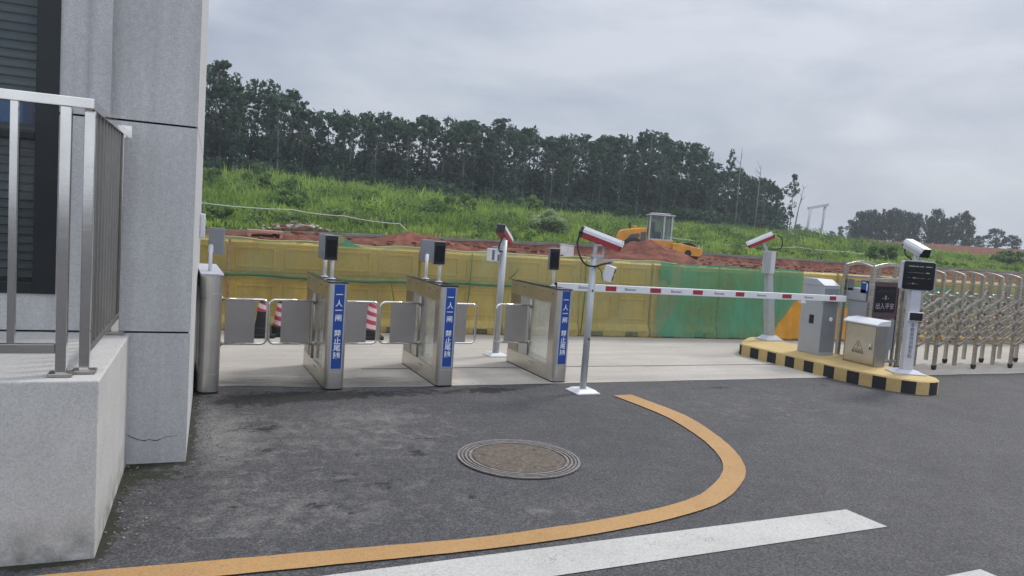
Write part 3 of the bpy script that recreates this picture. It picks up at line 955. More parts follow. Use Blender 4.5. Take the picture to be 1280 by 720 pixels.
def wing(root, side, length=0.44):
    """tubular swing barrier with a plate, hinged at mid length"""
    y = 0.59
    x0 = side * (HW + 0.024)
    x1 = side * (HW - 0.004 + length)
    zt, zb, rc = 0.757, 0.335, 0.05
    path = [(x0, y, zt)]
    path += [(x1 - side * rc + side * rc * math.sin(a), y, zt - rc + rc * math.cos(a)) for a in np.linspace(0, PI / 2, 6)]
    path += [(x1 - side * rc + side * rc * math.cos(a), y, zb + rc - rc * math.sin(a)) for a in np.linspace(0, PI / 2, 6)]
    path += [(x0, y, zb)]
    mb = MB(); mb.tube(path, 0.0125, 10)
    w_ = mb.build('wing_gate', MAT['steel_bright'], root)
    xa, xb = sorted((side * (HW + 0.06), side * (HW + 0.325)))
    mb = MB(); mb.box(xa, xb, y - 0.006, y + 0.006, zb + 0.008, zt - 0.008); mb.build('wing_panel', MAT['panel'], w_, 0.002)
    mb = MB()
    mb.tube([(side * (HW + 0.012), y, 0.19), (side * (HW + 0.012), y, 0.825)], 0.017, 12)
    for z in (zt, zb):
        mb.tube([(side * (HW + 0.012), y, z - 0.022), (side * (HW + 0.012), y, z + 0.022)], 0.026, 12)
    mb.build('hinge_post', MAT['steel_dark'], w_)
    return w_


def turnstile(x, y, label, sticker=True, wings=(-1, 1), terminals=(), hw=HW, glassy=True, cap='plate_black', h=1.0, loc_z=0.004, rad=0.05):
    root = thing('swing_turnstile', (x, y, loc_z), label, 'turnstile', group='swing turnstiles across the footpath')
    S = MAT['steel']
    mb = MB(); mb.prism(rr(-hw, hw, 0, TL, rad), 0.012, 0.17, smooth=False); b = mb.build('base', S, root, 0.002)
    mb = MB(); mb.prism(rr(-hw + .006, hw - .006, 0.006, TL - .006, 0.034), 0.0, 0.012); mb.build('foot_trim', MAT['rubber'], b)
    for yy in (0.47, 0.52, 0.57):
        for s in (-1, 1):
            MB().tube([(s * (hw - 0.001), yy, 0.125), (s * (hw + 0.002), yy, 0.125)], 0.008, 10).build('sensor_dot', MAT['black'], b)
    mb = MB(); mb.prism(rr(-hw, hw, 0, 0.16, rad, ('f',)), 0.17, h - 0.165); mb.build('front_column', S, root, 0.002)
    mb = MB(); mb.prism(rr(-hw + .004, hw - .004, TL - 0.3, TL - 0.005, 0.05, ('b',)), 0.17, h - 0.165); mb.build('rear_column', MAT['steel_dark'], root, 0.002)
    mb = MB(); mb.prism(rr(-hw, hw, 0, TL, rad), h - 0.165, h - 0.014); bm_ = mb.build('beam', S, root, 0.002)
    for yy in (0.12, 0.37, 0.82, 1.06):
        for s in (-1, 1):
            MB().tube([(s * (hw - 0.001), yy, h - 0.062), (s * (hw + 0.002), yy, h - 0.062)], 0.009, 10).build('sensor_dot', MAT['black'], bm_)
    for s in (-1, 1):
        xa, xb = sorted((s * (hw - 0.012), s * (hw - 0.017)))
        mb = MB(); mb.box(xa, xb, 0.161, TL - 0.301, 0.171, h - 0.166); mb.build('side_glass', MAT['acrylic'], root)
    mb = MB(); mb.prism(rr(-hw - .004, hw + .004, -.004, TL + .004, 0.04), h - 0.013, h); tp = mb.build('top_plate', MAT[cap], root, 0.002)
    if cap == 'plate_black':
        mb = MB(); mb.prism(rr(-hw + .02, hw - .02, 0.2, TL - 0.12, 0.03), h + 0.0005, h + 0.003); mb.build('reader_strip', MAT['screen'], tp)
    if sticker:
        mb = MB(); mb.box(-0.05, 0.058, -0.0022, 0.0005, 0.196, h - 0.016); st = mb.build('notice_strip', MAT['sticker_edge'], root)
        mb = MB(); mb.box(-0.041, 0.053, -0.0032, -0.0024, 0.2, h - 0.02); mb.build('blue_field', MAT['sticker_blue'], st)
        for ch, zc in zip('一人一闸禁止尾随', (.882, .802, .737, .668, .526, .455, .39, .319)):
            text_obj('lettering', ch, 0.066, MAT['ink_white'], st, face_matrix((0.006, -0.0044, zc), (0, -1, 0)), 0.0012)
    for s in wings:
        wing(root, s)
    for args in terminals:
        terminal(root, *args)
    return root


turnstile(0.352, 6.775, 'bare stainless turnstile without a blue strip, beside the gatehouse corner', False, (1,), ((0.04, 0.34, 1, 1.0, R(-14), 0.04),), hw=0.088, cap='lilac_grey', h=1.035, rad=0.085)
turnstile(1.428, 6.79, 'blue strip turnstile nearest the gatehouse, with two black face readers overlapping', True, (-1, 1), ((-0.05, 0.22, -1, 1.0, R(6), 0.032), (-0.045, 0.5, 1, 1.0, R(-4), 0.0)))
turnstile(2.515, 6.81, 'middle blue strip turnstile carrying one grey backed and one black face reader', True, (-1, 1), ((-0.042, 0.29, -1, 1.0, R(4), 0.03), (-0.04, 0.69, 1, 1.0, R(-6), 0.0)))
turnstile(3.83, 6.86, 'blue strip turnstile beside the front camera pole, with a single face reader', True, (-1,), ((-0.05, 0.24, -1, 1.0, R(4), 0.03),))

# ------------------------------------------------------------------ plate cameras on posts
def lpr_camera(root, m, L=0.44, red=True, hw=0.062, cable_pts=None):
    """housing along local +x: white hood over a red body, black face"""
    c_ = MB()
    prof = [(-hw, -0.045), (-hw, 0.02), (-hw * 0.72, 0.052), (hw * 0.72, 0.052), (hw, 0.02), (hw, -0.045)]
    inn = [(y * 0.94, z - 0.004 if z > -0.04 else z) for y, z in prof]
    x0, x1 = -L / 2, L / 2
    o_ = [(x1 + 0.012, y, z) for y, z in prof] + [(x0, y, z) for y, z in prof]
    i_ = [(x1 + 0.012, y, z) for y, z in inn] + [(x0, y, z) for y, z in inn]
    vs = o_ + i_
    n = len(prof); fs = []
    for k in range(n - 1):
        fs.append((k, k + 1, n + k + 1, n + k)); fs.append((2 * n + k + 1, 2 * n + k, 3 * n + k, 3 * n + k + 1))
        fs.append((k + 1, k, 2 * n + k, 2 * n + k + 1)); fs.append((n + k, n + k + 1, 3 * n + k + 1, 3 * n + k))
    fs += [(0, n, 3 * n, 2 * n), (2 * n - 1, n - 1, 3 * n - 1, 4 * n - 1)]
    hood_vs = [(x, y, z + (0.034 if z < -0.04 else 0)) for x, y, z in vs]
    c_.add(hood_vs, fs, 0, False, m)
    hood = c_.build('camera_housing', MAT['white_paint'], root, 0.002)
    b = MB(); b.box(x0 + 0.01, x1 - 0.012, -hw * 0.9, hw * 0.9, -0.062, 0.03, mat=m); b.build('lower_body', MAT['red'] if red else MAT['lilac_grey'], hood, 0.004)
    b = MB(); b.box(x1 - 0.012, x1 - 0.002, -hw * 0.9, hw * 0.9, -0.06, 0.042, mat=m)
    b.tube([(x1 - 0.002, 0, -0.006), (x1 + 0.006, 0, -0.006)], 0.034, 16, mat=m); b.build('lens_face', MAT['black'], hood)
    b = MB(); b.box(x0 - 0.006, x0 + 0.01, -hw * 0.88, hw * 0.88, -0.06, 0.04, mat=m)
    b.tube([(x0 - 0.02, 0, -0.02), (x0, 0, -0.02)], 0.018, 10, mat=m); b.build('rear_cap', MAT['black'], hood)
    b = MB()
    for xx in (-0.1, 0.1):
        b.tube([m @ Vector((xx, 0, 0.0525)), m @ Vector((xx, 0, 0.0555))], 0.008, 8)
    b.build('hood_screw', MAT['black'], hood)
    if cable_pts:
        mb = MB(); mb.tube(catmull(cable_pts, 5), 0.009, 8); mb.build('cable', MAT['rubber'], root)
    return hood


def aim(p, d, up=Zv):
    d = Vector(d).normalized(); y = up.cross(d).normalized(); z = d.cross(y)
    m = Matrix((d, y, z)).transposed().to_4x4(); m.translation = Vector(p)
    return m


# front pole (between the last turnstile and the lane)
t = thing('camera_pole', (3.862, 6.42, 0), 'grey plate camera pole standing on asphalt in front of the last turnstile', 'camera pole', group='plate camera poles')
mb = MB(); mb.prism([(-.13, -.13), (.13, -.13), (.13, .13), (-.13, .13)], 0.001, 0.016); mb.prism([(-.12, -.12), (.12, -.12), (.12, .12), (-.12, .12)], 0.016, 0.04, top_scale=0.75)
mb.build('base_plate', MAT['white_paint'], t, 0.004)
mb = MB(); mb.tube([(0, 0, 0.04), (0.008, 0, 1.37)], 0.034, 20); pl = mb.build('pole', MAT['galv'], t)
mb = MB()
for z in (1.04, 0.55): mb.tube([(0.002, -0.03, z), (0.004, -0.037, z)], 0.011, 10)
mb.build('plug', MAT['black'], pl)
m = aim((0.085, 0.02, 1.565), (0.43, -0.12, -0.135))
lpr_camera(t, m, 0.43, True, 0.06, [(-0.13, 0.08, 1.58), (-0.16, 0.06, 1.5), (-0.155, 0.0, 1.38), (-0.1, -0.03, 1.3), (0.0, -0.045, 1.285), (0.1, -0.03, 1.31), (0.2, -0.03, 1.33)])
mb = MB()
mb.tube([(0.008, 0, 1.36), (0.02, 0.0, 1.5)], 0.022, 12); mb.box(-0.03, 0.1, -0.03, 0.03, 1.37, 1.4); mb.box(0.0, 0.13, -0.03, 0.03, 1.49, 1.505)
mb.bar((0.11, 0.0, 1.37), (0.11, 0.0, 1.495), 0.02, 0.012)
mb.bar((0.0, 0.0, 1.345), (0.24, 0.0, 1.345), 0.03, 0.03)
mb.build('bracket', MAT['galv'], t, 0.002)
m2 = aim((0.18, -0.03, 1.22), (0.55, -0.5, -0.18))
mb = MB(); mb.box(-0.05, 0.05, -0.05, 0.05, -0.08, 0.08, mat=m2); mb.bar((0.19, -0.02, 1.29), (0.2, -0.0, 1.34), 0.02, 0.012); fl = mb.build('fill_light', MAT['white_paint'], t, 0.008)
mb = MB()
for zz in (-0.035, 0.035):
    mb.lathe([(0.0, 0.003), (0.03, 0.003), (0.034, 0.0)], 14, mat=m2 @ Matrix.Translation((0.051, 0, zz)) @ Matrix.Rotation(PI / 2, 4, 'Y'))
mb.build('lamp_lens', MAT['black'], fl)
mb = MB(); mb.tube(catmull([(0.02, -0.04, 1.29), (0.08, -0.045, 1.24), (0.1, -0.04, 1.16), (0.13, -0.03, 1.15)], 5), 0.005, 6); mb.build('wire', simple('green_wire', (0.05, 0.12, 0.08), 0.6), t)

# rear pole, camera seen from behind
t = thing('camera_pole', (3.76, 8.42, 0.004), 'grey camera pole on concrete behind the turnstiles, camera seen from its black rear', 'camera pole', group='plate camera poles')
mb = MB(); mb.prism([(-.12, -.12), (.12, -.12), (.12, .12), (-.12, .12)], 0.001, 0.016); mb.prism([(-.11, -.11), (.11, -.11), (.11, .11), (-.11, .11)], 0.016, 0.04, top_scale=0.75)
mb.build('base_plate', MAT['white_paint'], t, 0.004)
mb = MB(); mb.tube([(0, 0, 0.04), (0.012, 0, 1.45)], 0.042, 20); mb.build('pole', MAT['galv'], t)
m = aim((0.06, 0.11, 1.52), (0.25, 0.3, -0.15))
lpr_camera(t, m, 0.42, True, 0.062, [(-0.04, -0.1, 1.54), (-0.08, -0.14, 1.47), (-0.1, -0.1, 1.36), (-0.06, -0.06, 1.31), (-0.02, -0.04, 1.31)])
mb = MB(); mb.bar((0.012, 0, 1.42), (0.03, 0.05, 1.49), 0.04, 0.04); mb.bar((-0.14, 0, 1.36), (0.0, 0, 1.36), 0.02, 0.02); mb.build('bracket', MAT['galv'], t)
mb = MB(); mb.box(-0.19, -0.05, -0.05, 0.05, 1.18, 1.34); fl = mb.build('fill_light', MAT['white_paint'], t, 0.008)
mb = MB(); mb.box(-0.16, -0.13, -0.058, -0.051, 1.2, 1.32); mb.box(-0.085, -0.06, -0.058, -0.051, 1.19, 1.27); mb.build('vent', MAT['ink_grey'], fl)

# ------------------------------------------------------------------ traffic island with hazard kerb
ISL_H = 0.17
left = [(7.60, 8.28), (7.62, 7.9), (7.64, 7.4), (7.655, 6.9), (7.685, 6.48), (7.76, 6.17), (7.85, 5.96), (7.97, 5.81), (8.12, 5.735)]
tip = [(8.27, 5.73), (8.41, 5.8), (8.5, 5.94)]
rightside = [(8.53, 6.3), (8.55, 6.9), (8.56, 7.6), (8.6, 8.3), (8.62, 8.75), (8.56, 8.92), (8.42, 8.99), (8.2, 8.86), (7.9, 8.62), (7.68, 8.42)]
out = catmull([(x, y, 0) for x, y in left + tip + rightside + [left[0]]], 5)[:-1]
isl = thing('traffic_island', (8.1, 7.3, 0), 'yellow traffic island kerb painted with black hazard blocks', 'traffic island')
mb = MB()
N = len(out)
per = [0.0]
for i in range(N):
    per.append(per[-1] + (out[(i + 1) % N] - out[i]).length)
# resample densely so the block edges are crisp
dense = []
tot = per[-1]; step = 0.02
k = 0
for s in np.arange(0, tot, step):
    while per[k + 1] < s: k += 1
    f = (s - per[k]) / (per[k + 1] - per[k])
    dense.append((out[k].lerp(out[(k + 1) % N], f), s))
o8 = Vector((8.1, 7.3, 0))
rows_ = [(1.0, 0.0), (1.0, ISL_H - 0.02), (0.985, ISL_H - 0.004), (0.965, ISL_H)]
cc = Vector((8.1, 7.3, 0))
nd = len(dense)
vs = []
for f, z in rows_:
    for p, s in dense:
        q = cc + (p - cc) * f
        vs.append((q.x - 8.1, q.y - 7.3, z))
fs, mi = [], []
mb.v = [tuple(v) for v in vs]
bounds = {0}
for r_ in range(len(rows_) - 1):
    for i in range(nd):
        j = (i + 1) % nd
        mb.f.append((r_ * nd + i, r_ * nd + j, (r_ + 1) * nd + j, (r_ + 1) * nd + i))
        s = dense[i][1] + 0.02
        mb.m.append(1 if (int(s / 0.162) % 2 == 1 and r_ == 0) else 0); mb.s.append(False)
mb.f.append(tuple((len(rows_) - 1) * nd + i for i in range(nd))); mb.m.append(0); mb.s.append(False)
mb.build('kerb', [MAT['kerb_yellow'], MAT['kerb_black']], isl)

IZ = ISL_H
# leaning camera post at the far end of the island
t = thing('camera_pole', (8.47, 8.66, IZ), 'square grey camera post leaning at the far end of the hazard striped island', 'camera pole', group='plate camera poles')
mb = MB(); mb.prism([(-.17, -.13), (.17, -.13), (.17, .13), (-.17, .13)], 0.001, 0.02); mb.prism([(-.15, -.11), (.15, -.11), (.15, .11), (-.15, .11)], 0.02, 0.075, top_scale=0.6)
mb.build('base_plate', MAT['lilac_grey'], t, 0.004)
lean = Vector((-0.105, 0.1, 1.4))
ld = lean.normalized()
mpost = aim((0, 0, 0.04), ld, Yv)
mb = MB(); mb.box(0, 0.66, -0.058, 0.058, -0.058, 0.058, mat=mpost); mb.box(0.66, 1.28, -0.048, 0.048, -0.048, 0.048, mat=mpost)
mb.build('pole', MAT['galv'], t, 0.004)
bc = Vector((0, 0, 0.04)) + ld * 1.16
yaw_m = Matrix.Translation(bc) @ Matrix.Rotation(R(28), 4, 'Z')
mb = MB(); mb.box(-0.1, 0.1, -0.075, 0.06, -0.17, 0.17, mat=yaw_m); bx = mb.build('control_box', MAT['lilac_grey'], t, 0.006)
mb = MB()
for k in range(5):
    mb.box(-0.108, -0.1, -0.07 + k * 0.026, -0.054 + k * 0.026, -0.16, 0.165, mat=yaw_m)
mb.build('cooling_fin', MAT['galv'], bx)
m = aim((-0.2, 0.18, 1.53), (-0.3, 0.24, -0.2))
lpr_camera(t, m, 0.4, True, 0.06, [(-0.0, 0.04, 1.62), (0.05, 0.0, 1.58), (0.06, -0.02, 1.48), (0.03, -0.02, 1.42), (-0.04, 0.0, 1.4), (-0.1, 0.04, 1.4)])
mb = MB(); mb.bar((-0.11, 0.1, 1.36), (-0.16, 0.15, 1.49), 0.035, 0.035); mb.build('bracket', MAT['galv'], t)

# display post at the near tip
t = thing('display_post', (8.3, 6.17, IZ), 'grey display post with black information screen and white camera at the island tip', 'display post', R(-27))
t.rotation_euler.z = R(-28)
mb = MB(); mb.prism([(-.19, -.14), (.19, -.14), (.19, .14), (-.19, .14)], 0.001, 0.016); mb.prism([(-.17, -.12), (.17, -.12), (.17, .12), (-.17, .12)], 0.016, 0.05, top_scale=0.6)
mb.build('base_plate', MAT['lilac_grey'], t, 0.004)
mb = MB(); mb.box(-0.062, 0.062, -0.05, 0.05, 0.045, 1.05); ps = mb.build('pole', MAT['lilac_grey'], t, 0.008)
for k, ch in enumerate('车牌自动识别系统'):
    text_obj('lettering', ch, 0.052, MAT['ink_grey'], ps, face_matrix((0.0, -0.0515, 0.60 - k * 0.0545), (0, -1, 0)), 0.001)
mb = MB(); mb.box(-0.075, 0.095, -0.085, -0.051, 0.655, 0.765); sp = mb.build('small_screen', MAT['white_paint'], t, 0.004)
mb = MB(); mb.box(-0.066, 0.088, -0.0885, -0.0855, 0.664, 0.757); mb.build('screen_glass', MAT['screen'], sp)
mb = MB()
for r_ in range(3):
    for c_ in range(7):
        mb.box(-0.056 + c_ * 0.02, -0.045 + c_ * 0.02, -0.0898, -0.0888, 0.68 + r_ * 0.027, 0.684 + r_ * 0.027)
mb.build('dim_readout', MAT['led_dim'], sp)
mb = MB(); mb.prism([(x, z) for x, z in rr(-0.195, 0.195, 1.03, 1.385, 0.03)], -0.03, 0.055, mat=Matrix.Rotation(PI / 2, 4, 'X')); bd = mb.build('display_case', MAT['lilac_grey'], t, 0.003)
mb = MB(); mb.prism([(x, z) for x, z in rr(-0.186, 0.186, 1.038, 1.377, 0.028)], 0.0555, 0.062, mat=Matrix.Rotation(PI / 2, 4, 'X')); mb.build('display_glass', MAT['screen'], bd)
lit = MB(); dim = MB()
for r_, (z, segs) in enumerate(((1.315, ((-.13, -.05, 2), (-.045, -.02, 2), (-.0, .045, 2), (.07, .14, 2))), (1.24, ((-.13, .05, 0), (.08, .125, 2))), (1.175, ((-.13, -.1, 0), (-.07, -.045, 2), (-.03, .07, 0), (.105, .135, 1))), (1.105, ((-.125, -.1, 0), (-.075, -.045, 2), (-.03, .0, 0))))):
    for a_, b_, br in segs:
        for x in np.arange(a_, b_, 0.0115):
            (lit if br == 2 else dim).box(x, x + 0.0085, -0.0635, -0.0625, z, z + (0.009 if br else 0.006) + 0.004 * random.random())
lit.build('lit_readout', MAT['led_white'], bd); dim.build('dim_readout', MAT['led_dim'], bd)
m = aim((-0.015, 0.04, 1.545), (0.1, -0.38, -0.14))
lpr_camera(t, m, 0.34, False, 0.07, [(-0.06, 0.18, 1.56), (-0.1, 0.16, 1.5), (-0.105, 0.08, 1.44), (-0.08, 0.0, 1.4)])
mb = MB(); mb.box(-0.05, 0.05, -0.04, 0.06, 1.386, 1.4); mb.bar((-0.015, 0.03, 1.4), (-0.015, 0.04, 1.48), 0.05, 0.04); mb.build('bracket', MAT['white_paint'], t)

# ------------------------------------------------------------------ boom barrier
t = thing('boom_barrier', (8.26, 7.56, IZ), 'grey boom barrier cabinet with a closed white arm banded in red', 'boom barrier')
H = 0.95
mb = MB()
w2, d2 = 0.15, 0.185
vs = [(-w2, -d2, 0.0), (w2, -d2, 0), (w2, d2, 0), (-w2, d2, 0), (-w2, -d2, H), (w2, -d2, H), (w2, d2, H), (-w2, d2, H)]
mb.add(vs, [(3, 2, 1, 0), (4, 5, 6, 7), (0, 1, 5, 4), (1, 2, 6, 5), (2, 3, 7, 6), (3, 0, 4, 7)], 0)
mb.build('cabinet', MAT['cab_grey'], t, 0.008)
mb = MB()
vs = [(-w2 - .004, -d2 - .004, H), (w2 + .004, -d2 - .004, H), (w2 + .004, d2 + .004, H), (-w2 - .004, d2 + .004, H),
      (-w2 + .0, -d2 - .004, H + .012), (w2 + .0, -d2 - .004, H + .012), (w2 + .0, -d2 + .14, H + .09), (-w2 + .0, -d2 + .14, H + .09), (w2, d2 + .004, H + .09), (-w2, d2 + .004, H + .09)]
mb.add(vs, [(3, 2, 1, 0), (4, 5, 6, 7), (7, 6, 8, 9), (0, 1, 5, 4), (1, 2, 8, 6, 5), (3, 0, 4, 7, 9), (2, 3, 9, 8)])
mb.build('lid', MAT['cab_grey'], t, 0.006)
mb = MB(); mb.box(-w2 + .02, w2 - .02, -d2 - .004, -d2 - .0005, 0.04, H - .03); dr = mb.build('access_door', MAT['cab_dark'], t, 0.002)
mb = MB(); mb.tube([(0.02, -d2 - .004, 0.5), (0.02, -d2 - .016, 0.5)], 0.03, 14); mb.build('lock', MAT['white_paint'], dr)
mb = MB(); mb.box(-w2 - .006, -w2 - .0005, -0.06, 0.02, 0.42, 0.54); mb.build('card_slot', MAT['black'], t, 0.003)
# arm, tipping down slightly to its hinge
a0, a1 = Vector((8.31 - 8.26, -0.255, 0.965 - IZ)), Vector((3.945 - 8.26, -0.255, 0.995 - IZ))
ad = (a1 - a0).normalized()
am = aim(a0, ad)
LA = (a1 - a0).length
mb = MB(); mb.box(-0.14, LA, -0.02, 0.02, -0.042, 0.042, mat=am); arm = mb.build('arm', MAT['white_paint'], t, 0.006)
mb = MB(); mb.box(LA + 0.0005, LA + 0.012, -0.021, 0.021, -0.044, 0.044, mat=am); mb.build('end_cap', MAT['black'], arm, 0.003)
mb = MB(); mb.tube([(0.02, -d2 - 0.005, 0.8), (0.02, -0.232, 0.8)], 0.045, 16); mb.build('arm_hub', MAT['galv'], t)
xs_red = [(8.13, 8.25), (7.28, 7.44), (6.5, 6.64), (5.83, 5.98), (5.2, 5.355), (4.58, 4.725)]
for xa, xb in xs_red:
    da, db = 8.31 - xb, 8.31 - xa
    mb = MB(); mb.box(da, db, 0.0202, 0.0215, -0.026, 0.028, mat=am); mb.build('red_band', MAT['red'], arm)
for xc in (7.75, 6.93, 6.24, 5.58, 4.92, 4.3):
    dc = 8.31 - xc
    pm = face_matrix(am @ Vector((dc, 0.0206, 0)), am.to_3x3() @ Vector((0, 1, 0)))
    text_obj('lettering', 'Bisensec', 0.046, MAT['ink_grey'], arm, pm, 0.0004, spacing=1)
mb = MB()
m = am @ Matrix.Translation((8.31 - 7.66, 0.0, -0.06)); mb.box(-0.04, 0.04, -0.022, 0.022, -0.02, 0.017, mat=m); mb.build('radar_tag', MAT['white_paint'], arm, 0.004)

# ------------------------------------------------------------------ steel power box
t = thing('power_box', (8.28, 6.78, IZ), 'low brushed steel electrical box with electric shock warning on the island', 'electrical box')
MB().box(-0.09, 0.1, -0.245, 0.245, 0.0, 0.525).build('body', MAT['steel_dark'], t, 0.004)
mb = MB()
vs = [(-0.13, -0.262, 0.527), (0.115, -0.262, 0.527), (0.115, 0.262, 0.527), (-0.13, 0.262, 0.527), (-0.13, -0.262, 0.545), (-0.05, -0.262, 0.585), (0.115, -0.262, 0.6), (-0.13, 0.262, 0.545), (-0.05, 0.262, 0.585), (0.115, 0.262, 0.6)]
mb.add(vs, [(0, 3, 2, 1), (0, 4, 7, 3), (4, 5, 8, 7), (5, 6, 9, 8), (6, 1, 2, 9), (0, 1, 6, 5, 4), (3, 7, 8, 9, 2)])
mb.build('roof', MAT['white_paint'], t, 0.003)
mb = MB(); mb.box(-0.097, -0.091, -0.225, 0.225, 0.025, 0.51); dr = mb.build('door', MAT['steel'], t, 0.003)
mb = MB(); mb.box(-0.112, -0.098, -0.19, -0.15, 0.21, 0.29); mb.build('latch', MAT['steel_bright'], dr, 0.004)
mb = MB(); mb.box(-0.1125, -0.099, -0.183, -0.158, 0.215, 0.25); mb.build('keyhole', MAT['black'], dr)
pm = face_matrix((-0.0975, 0.02, 0.19), (-1, 0, 0))
text_obj('lettering', '有电危险', 0.046, MAT['ink_black'], dr, pm @ Matrix.Translation((0, -0.035, 0)), 0.0008)
mb = MB()
ta, tb, tc = (-0.075, 0), (0.075, 0), (0, 0.115)
def line2(mb, p, q, w, m_):
    p, q = Vector((*p, 0)), Vector((*q, 0)); n_ = (q - p).normalized(); s_ = Vector((-n_.y, n_.x, 0)) * w / 2
    mb.add([m_ @ (p + s_), m_ @ (p - s_), m_ @ (q - s_), m_ @ (q + s_)], [(0, 1, 2, 3)])
for p, q, dz in ((ta, tb, 0.0), (tb, tc, 0.0004), (tc, ta, 0.0008)):
    line2(mb, p, q, 0.006, pm @ Matrix.Translation((0, 0, dz)))
for k, (p, q) in enumerate((((0.008, 0.085), (-0.012, 0.052)), ((-0.012, 0.052), (0.01, 0.054)), ((0.01, 0.054), (-0.006, 0.016)))):
    line2(mb, p, q, 0.008, pm @ Matrix.Translation((0, 0, 0.0003 * (k + 1))))
mb.build('shock_symbol', MAT['ink_black'], dr)

# ------------------------------------------------------------------ retractable gate
rg = thing('retractable_gate', (8.9, 7.27, 0), 'stainless accordion gate with arched frames and crossed bars behind the island', 'gate')
YF, YR = -0.225, 0.225          # front and rear legs
def arch_frame(name, x, z_top, w=0.022, wheel=False, zb=0.06, parent=rg, inner=True):
    mb = MB()
    for yy in (YF, YR):
        mb.box(x - w, x + w, yy - w, yy + w, zb, z_top - 0.05)
    n = 9
    pts = [(x, YF + (YR - YF) * k / (n - 1), z_top - 0.05 + 0.042 * math.sin(PI * k / (n - 1))) for k in range(n)]
    for k in range(n - 1):
        mb.bar(pts[k], pts[k + 1], 0.044, 0.03, up=X)
    mb.box(x - .014, x + .014, YF + w, YR - w, z_top - 0.2, z_top - 0.18)
    if inner:
        for yy in (-0.09, 0.09):
            mb.box(x - .011, x + .011, yy - .011, yy + .011, z_top - 0.5, z_top - 0.01)
        mb.box(x - .012, x + .012, YF + w, YR - w, 0.36, 0.385)
        for yy in (YF, YR):
            mb.box(x - .03, x + .03, yy - .03, yy + .03, 1.065, 1.09)
    f_ = mb.build(name, MAT['steel_gate'], parent, 0.003)
    if wheel:
        for yy in (YF, YR):
            mb = MB(); m_ = Matrix.Translation((x, yy, 0.0)) @ Matrix.Rotation(PI / 2, 4, 'X')
            mb.lathe([(0.0, -0.02), (0.034, -0.02), (0.038, -0.012), (0.038, 0.012), (0.034, 0.02), (0.0, 0.02)], 16, mat=Matrix.Translation((0, 0, 0.04)) @ m_)
            mb.box(x - .02, x + .02, yy - .03, yy + .03, 0.045, 0.075); mb.build('caster', MAT['rubber'], f_)
    return f_
frames = []
x = 9.3
gx_ = []
for k in range(11):
    fxk = 9.62 + 0.44 * k
    gx_.append(fxk - 8.9)
for k, xx in enumerate(gx_):
    arch_frame('arch_frame', xx, 1.44, wheel=(k % 2 == 1))
def lattice(xa, xb):
    for yy, off in ((YF - 0.03, -1), (YR + 0.03, 1), (0.0, 0)):
        mb = MB()
        for tier in range(4):
            z0 = 0.36 + tier * 0.165 + (0.0, 0.03, 0.06)[off + 1]
            mb.bar((xa, yy - 0.008, z0), (xb, yy - 0.008, z0 + 0.225), 0.03, 0.012, up=Yv.cross(X))
            mb.bar((xa, yy + 0.008, z0 + 0.225), (xb, yy + 0.008, z0), 0.03, 0.012, up=Yv.cross(X))
            mb.tube([((xa + xb) / 2, yy - 0.018, z0 + 0.112), ((xa + xb) / 2, yy + 0.018, z0 + 0.112)], 0.014, 8)
        if off:
            mb.tube([(xa + 0.1, yy, 1.085), (xa + 0.24, yy, 1.085)], 0.014, 8)
        mb.build('scissor_lattice', MAT['steel_gate'], rg)
allx = [9.3 - 8.9] + gx_
for xa, xb in zip(allx[:-1], allx[1:]):
    lattice(xa, xb)
# drive head
hx0, hx1 = 8.62 - 8.9, 9.27 - 8.9
hd = None
for xx in (hx0, hx1):
    f_ = arch_frame('head_frame', xx, 1.47, 0.026, wheel=True, inner=False)
    hd = hd or f_
mb = MB()
for yy in (YF, YR):
    n = 9
    pts = [(hx0 + (hx1 - hx0) * k / (n - 1), yy, 1.42 + 0.055 * math.sin(PI * k / (n - 1))) for k in range(n)]
    for k in range(n - 1): mb.bar(pts[k], pts[k + 1], 0.05, 0.035, up=Zv)
    mb.box(hx0 + .027, hx1 - .027, yy - .016, yy + .016, 1.25, 1.285)
    mb.box(hx0 + .027, hx1 - .027, yy - .016, yy + .016, 0.12, 0.16)
mb.box(hx1 - .13, hx1 - .1, YF - .02, YF + .02, 0.06, 1.43)
mb.build('head_rail', MAT['steel_gate'], rg, 0.003)
mb = MB(); mb.box(hx0 + .05, hx1 - .14, YF + .05, YR - .05, 0.18, 0.95); mb.box(hx0 + 0.03, hx1 - .14, YF + .1, YR - .03, 0.95, 1.12); mb.build('motor_housing', MAT['cab_grey'], rg, 0.01)
mb = MB(); mb.box(hx0 + .03, hx0 + .045, YF + .03, YF + .2, 1.06, 1.235); bp = mb.build('blue_plate', MAT['sticker_blue'], rg)
mb = MB(); mb.box(hx0 + .027, hx0 + .0295, YF + .09, YF + .11, 1.1, 1.2); mb.box(hx0 + .027, hx0 + .0295, YF + .12, YF + .18, 1.2, 1.215); mb.build('white_mark', MAT['ink_white'], bp)
mb = MB(); mb.box(hx0 + .03, hx0 + .04, YR - .13, YR - .03, 1.08, 1.235); mb.build('dark_plate', MAT['cab_dark'], rg)
sx0, sx1 = hx0 + .03, hx1 - .14
mb = MB(); mb.box(sx0, sx1, YF - .012, YF + .02, 0.74, 1.235); sg = mb.build('led_sign', simple('sign_maroon_case', (0.075, 0.035, 0.045), 0.4), rg, 0.003)
mb = MB(); mb.box(sx0 + .04, sx1 - .04, YF - .0155, YF - .0125, 0.82, 1.175); mb.build('led_glass', MAT['screen'], sg)
text_obj('lettering', '出入平安', 0.092, MAT['led_pink'], sg, face_matrix(((sx0 + sx1) / 2, YF - .017, 0.9), (0, -1, 0)), 0.0004)
text_obj('lettering', '- 8 -', 0.08, MAT['led_cyan'], sg, face_matrix(((sx0 + sx1) / 2, YF - .017, 1.02), (0, -1, 0)), 0.0004)
mb = MB()
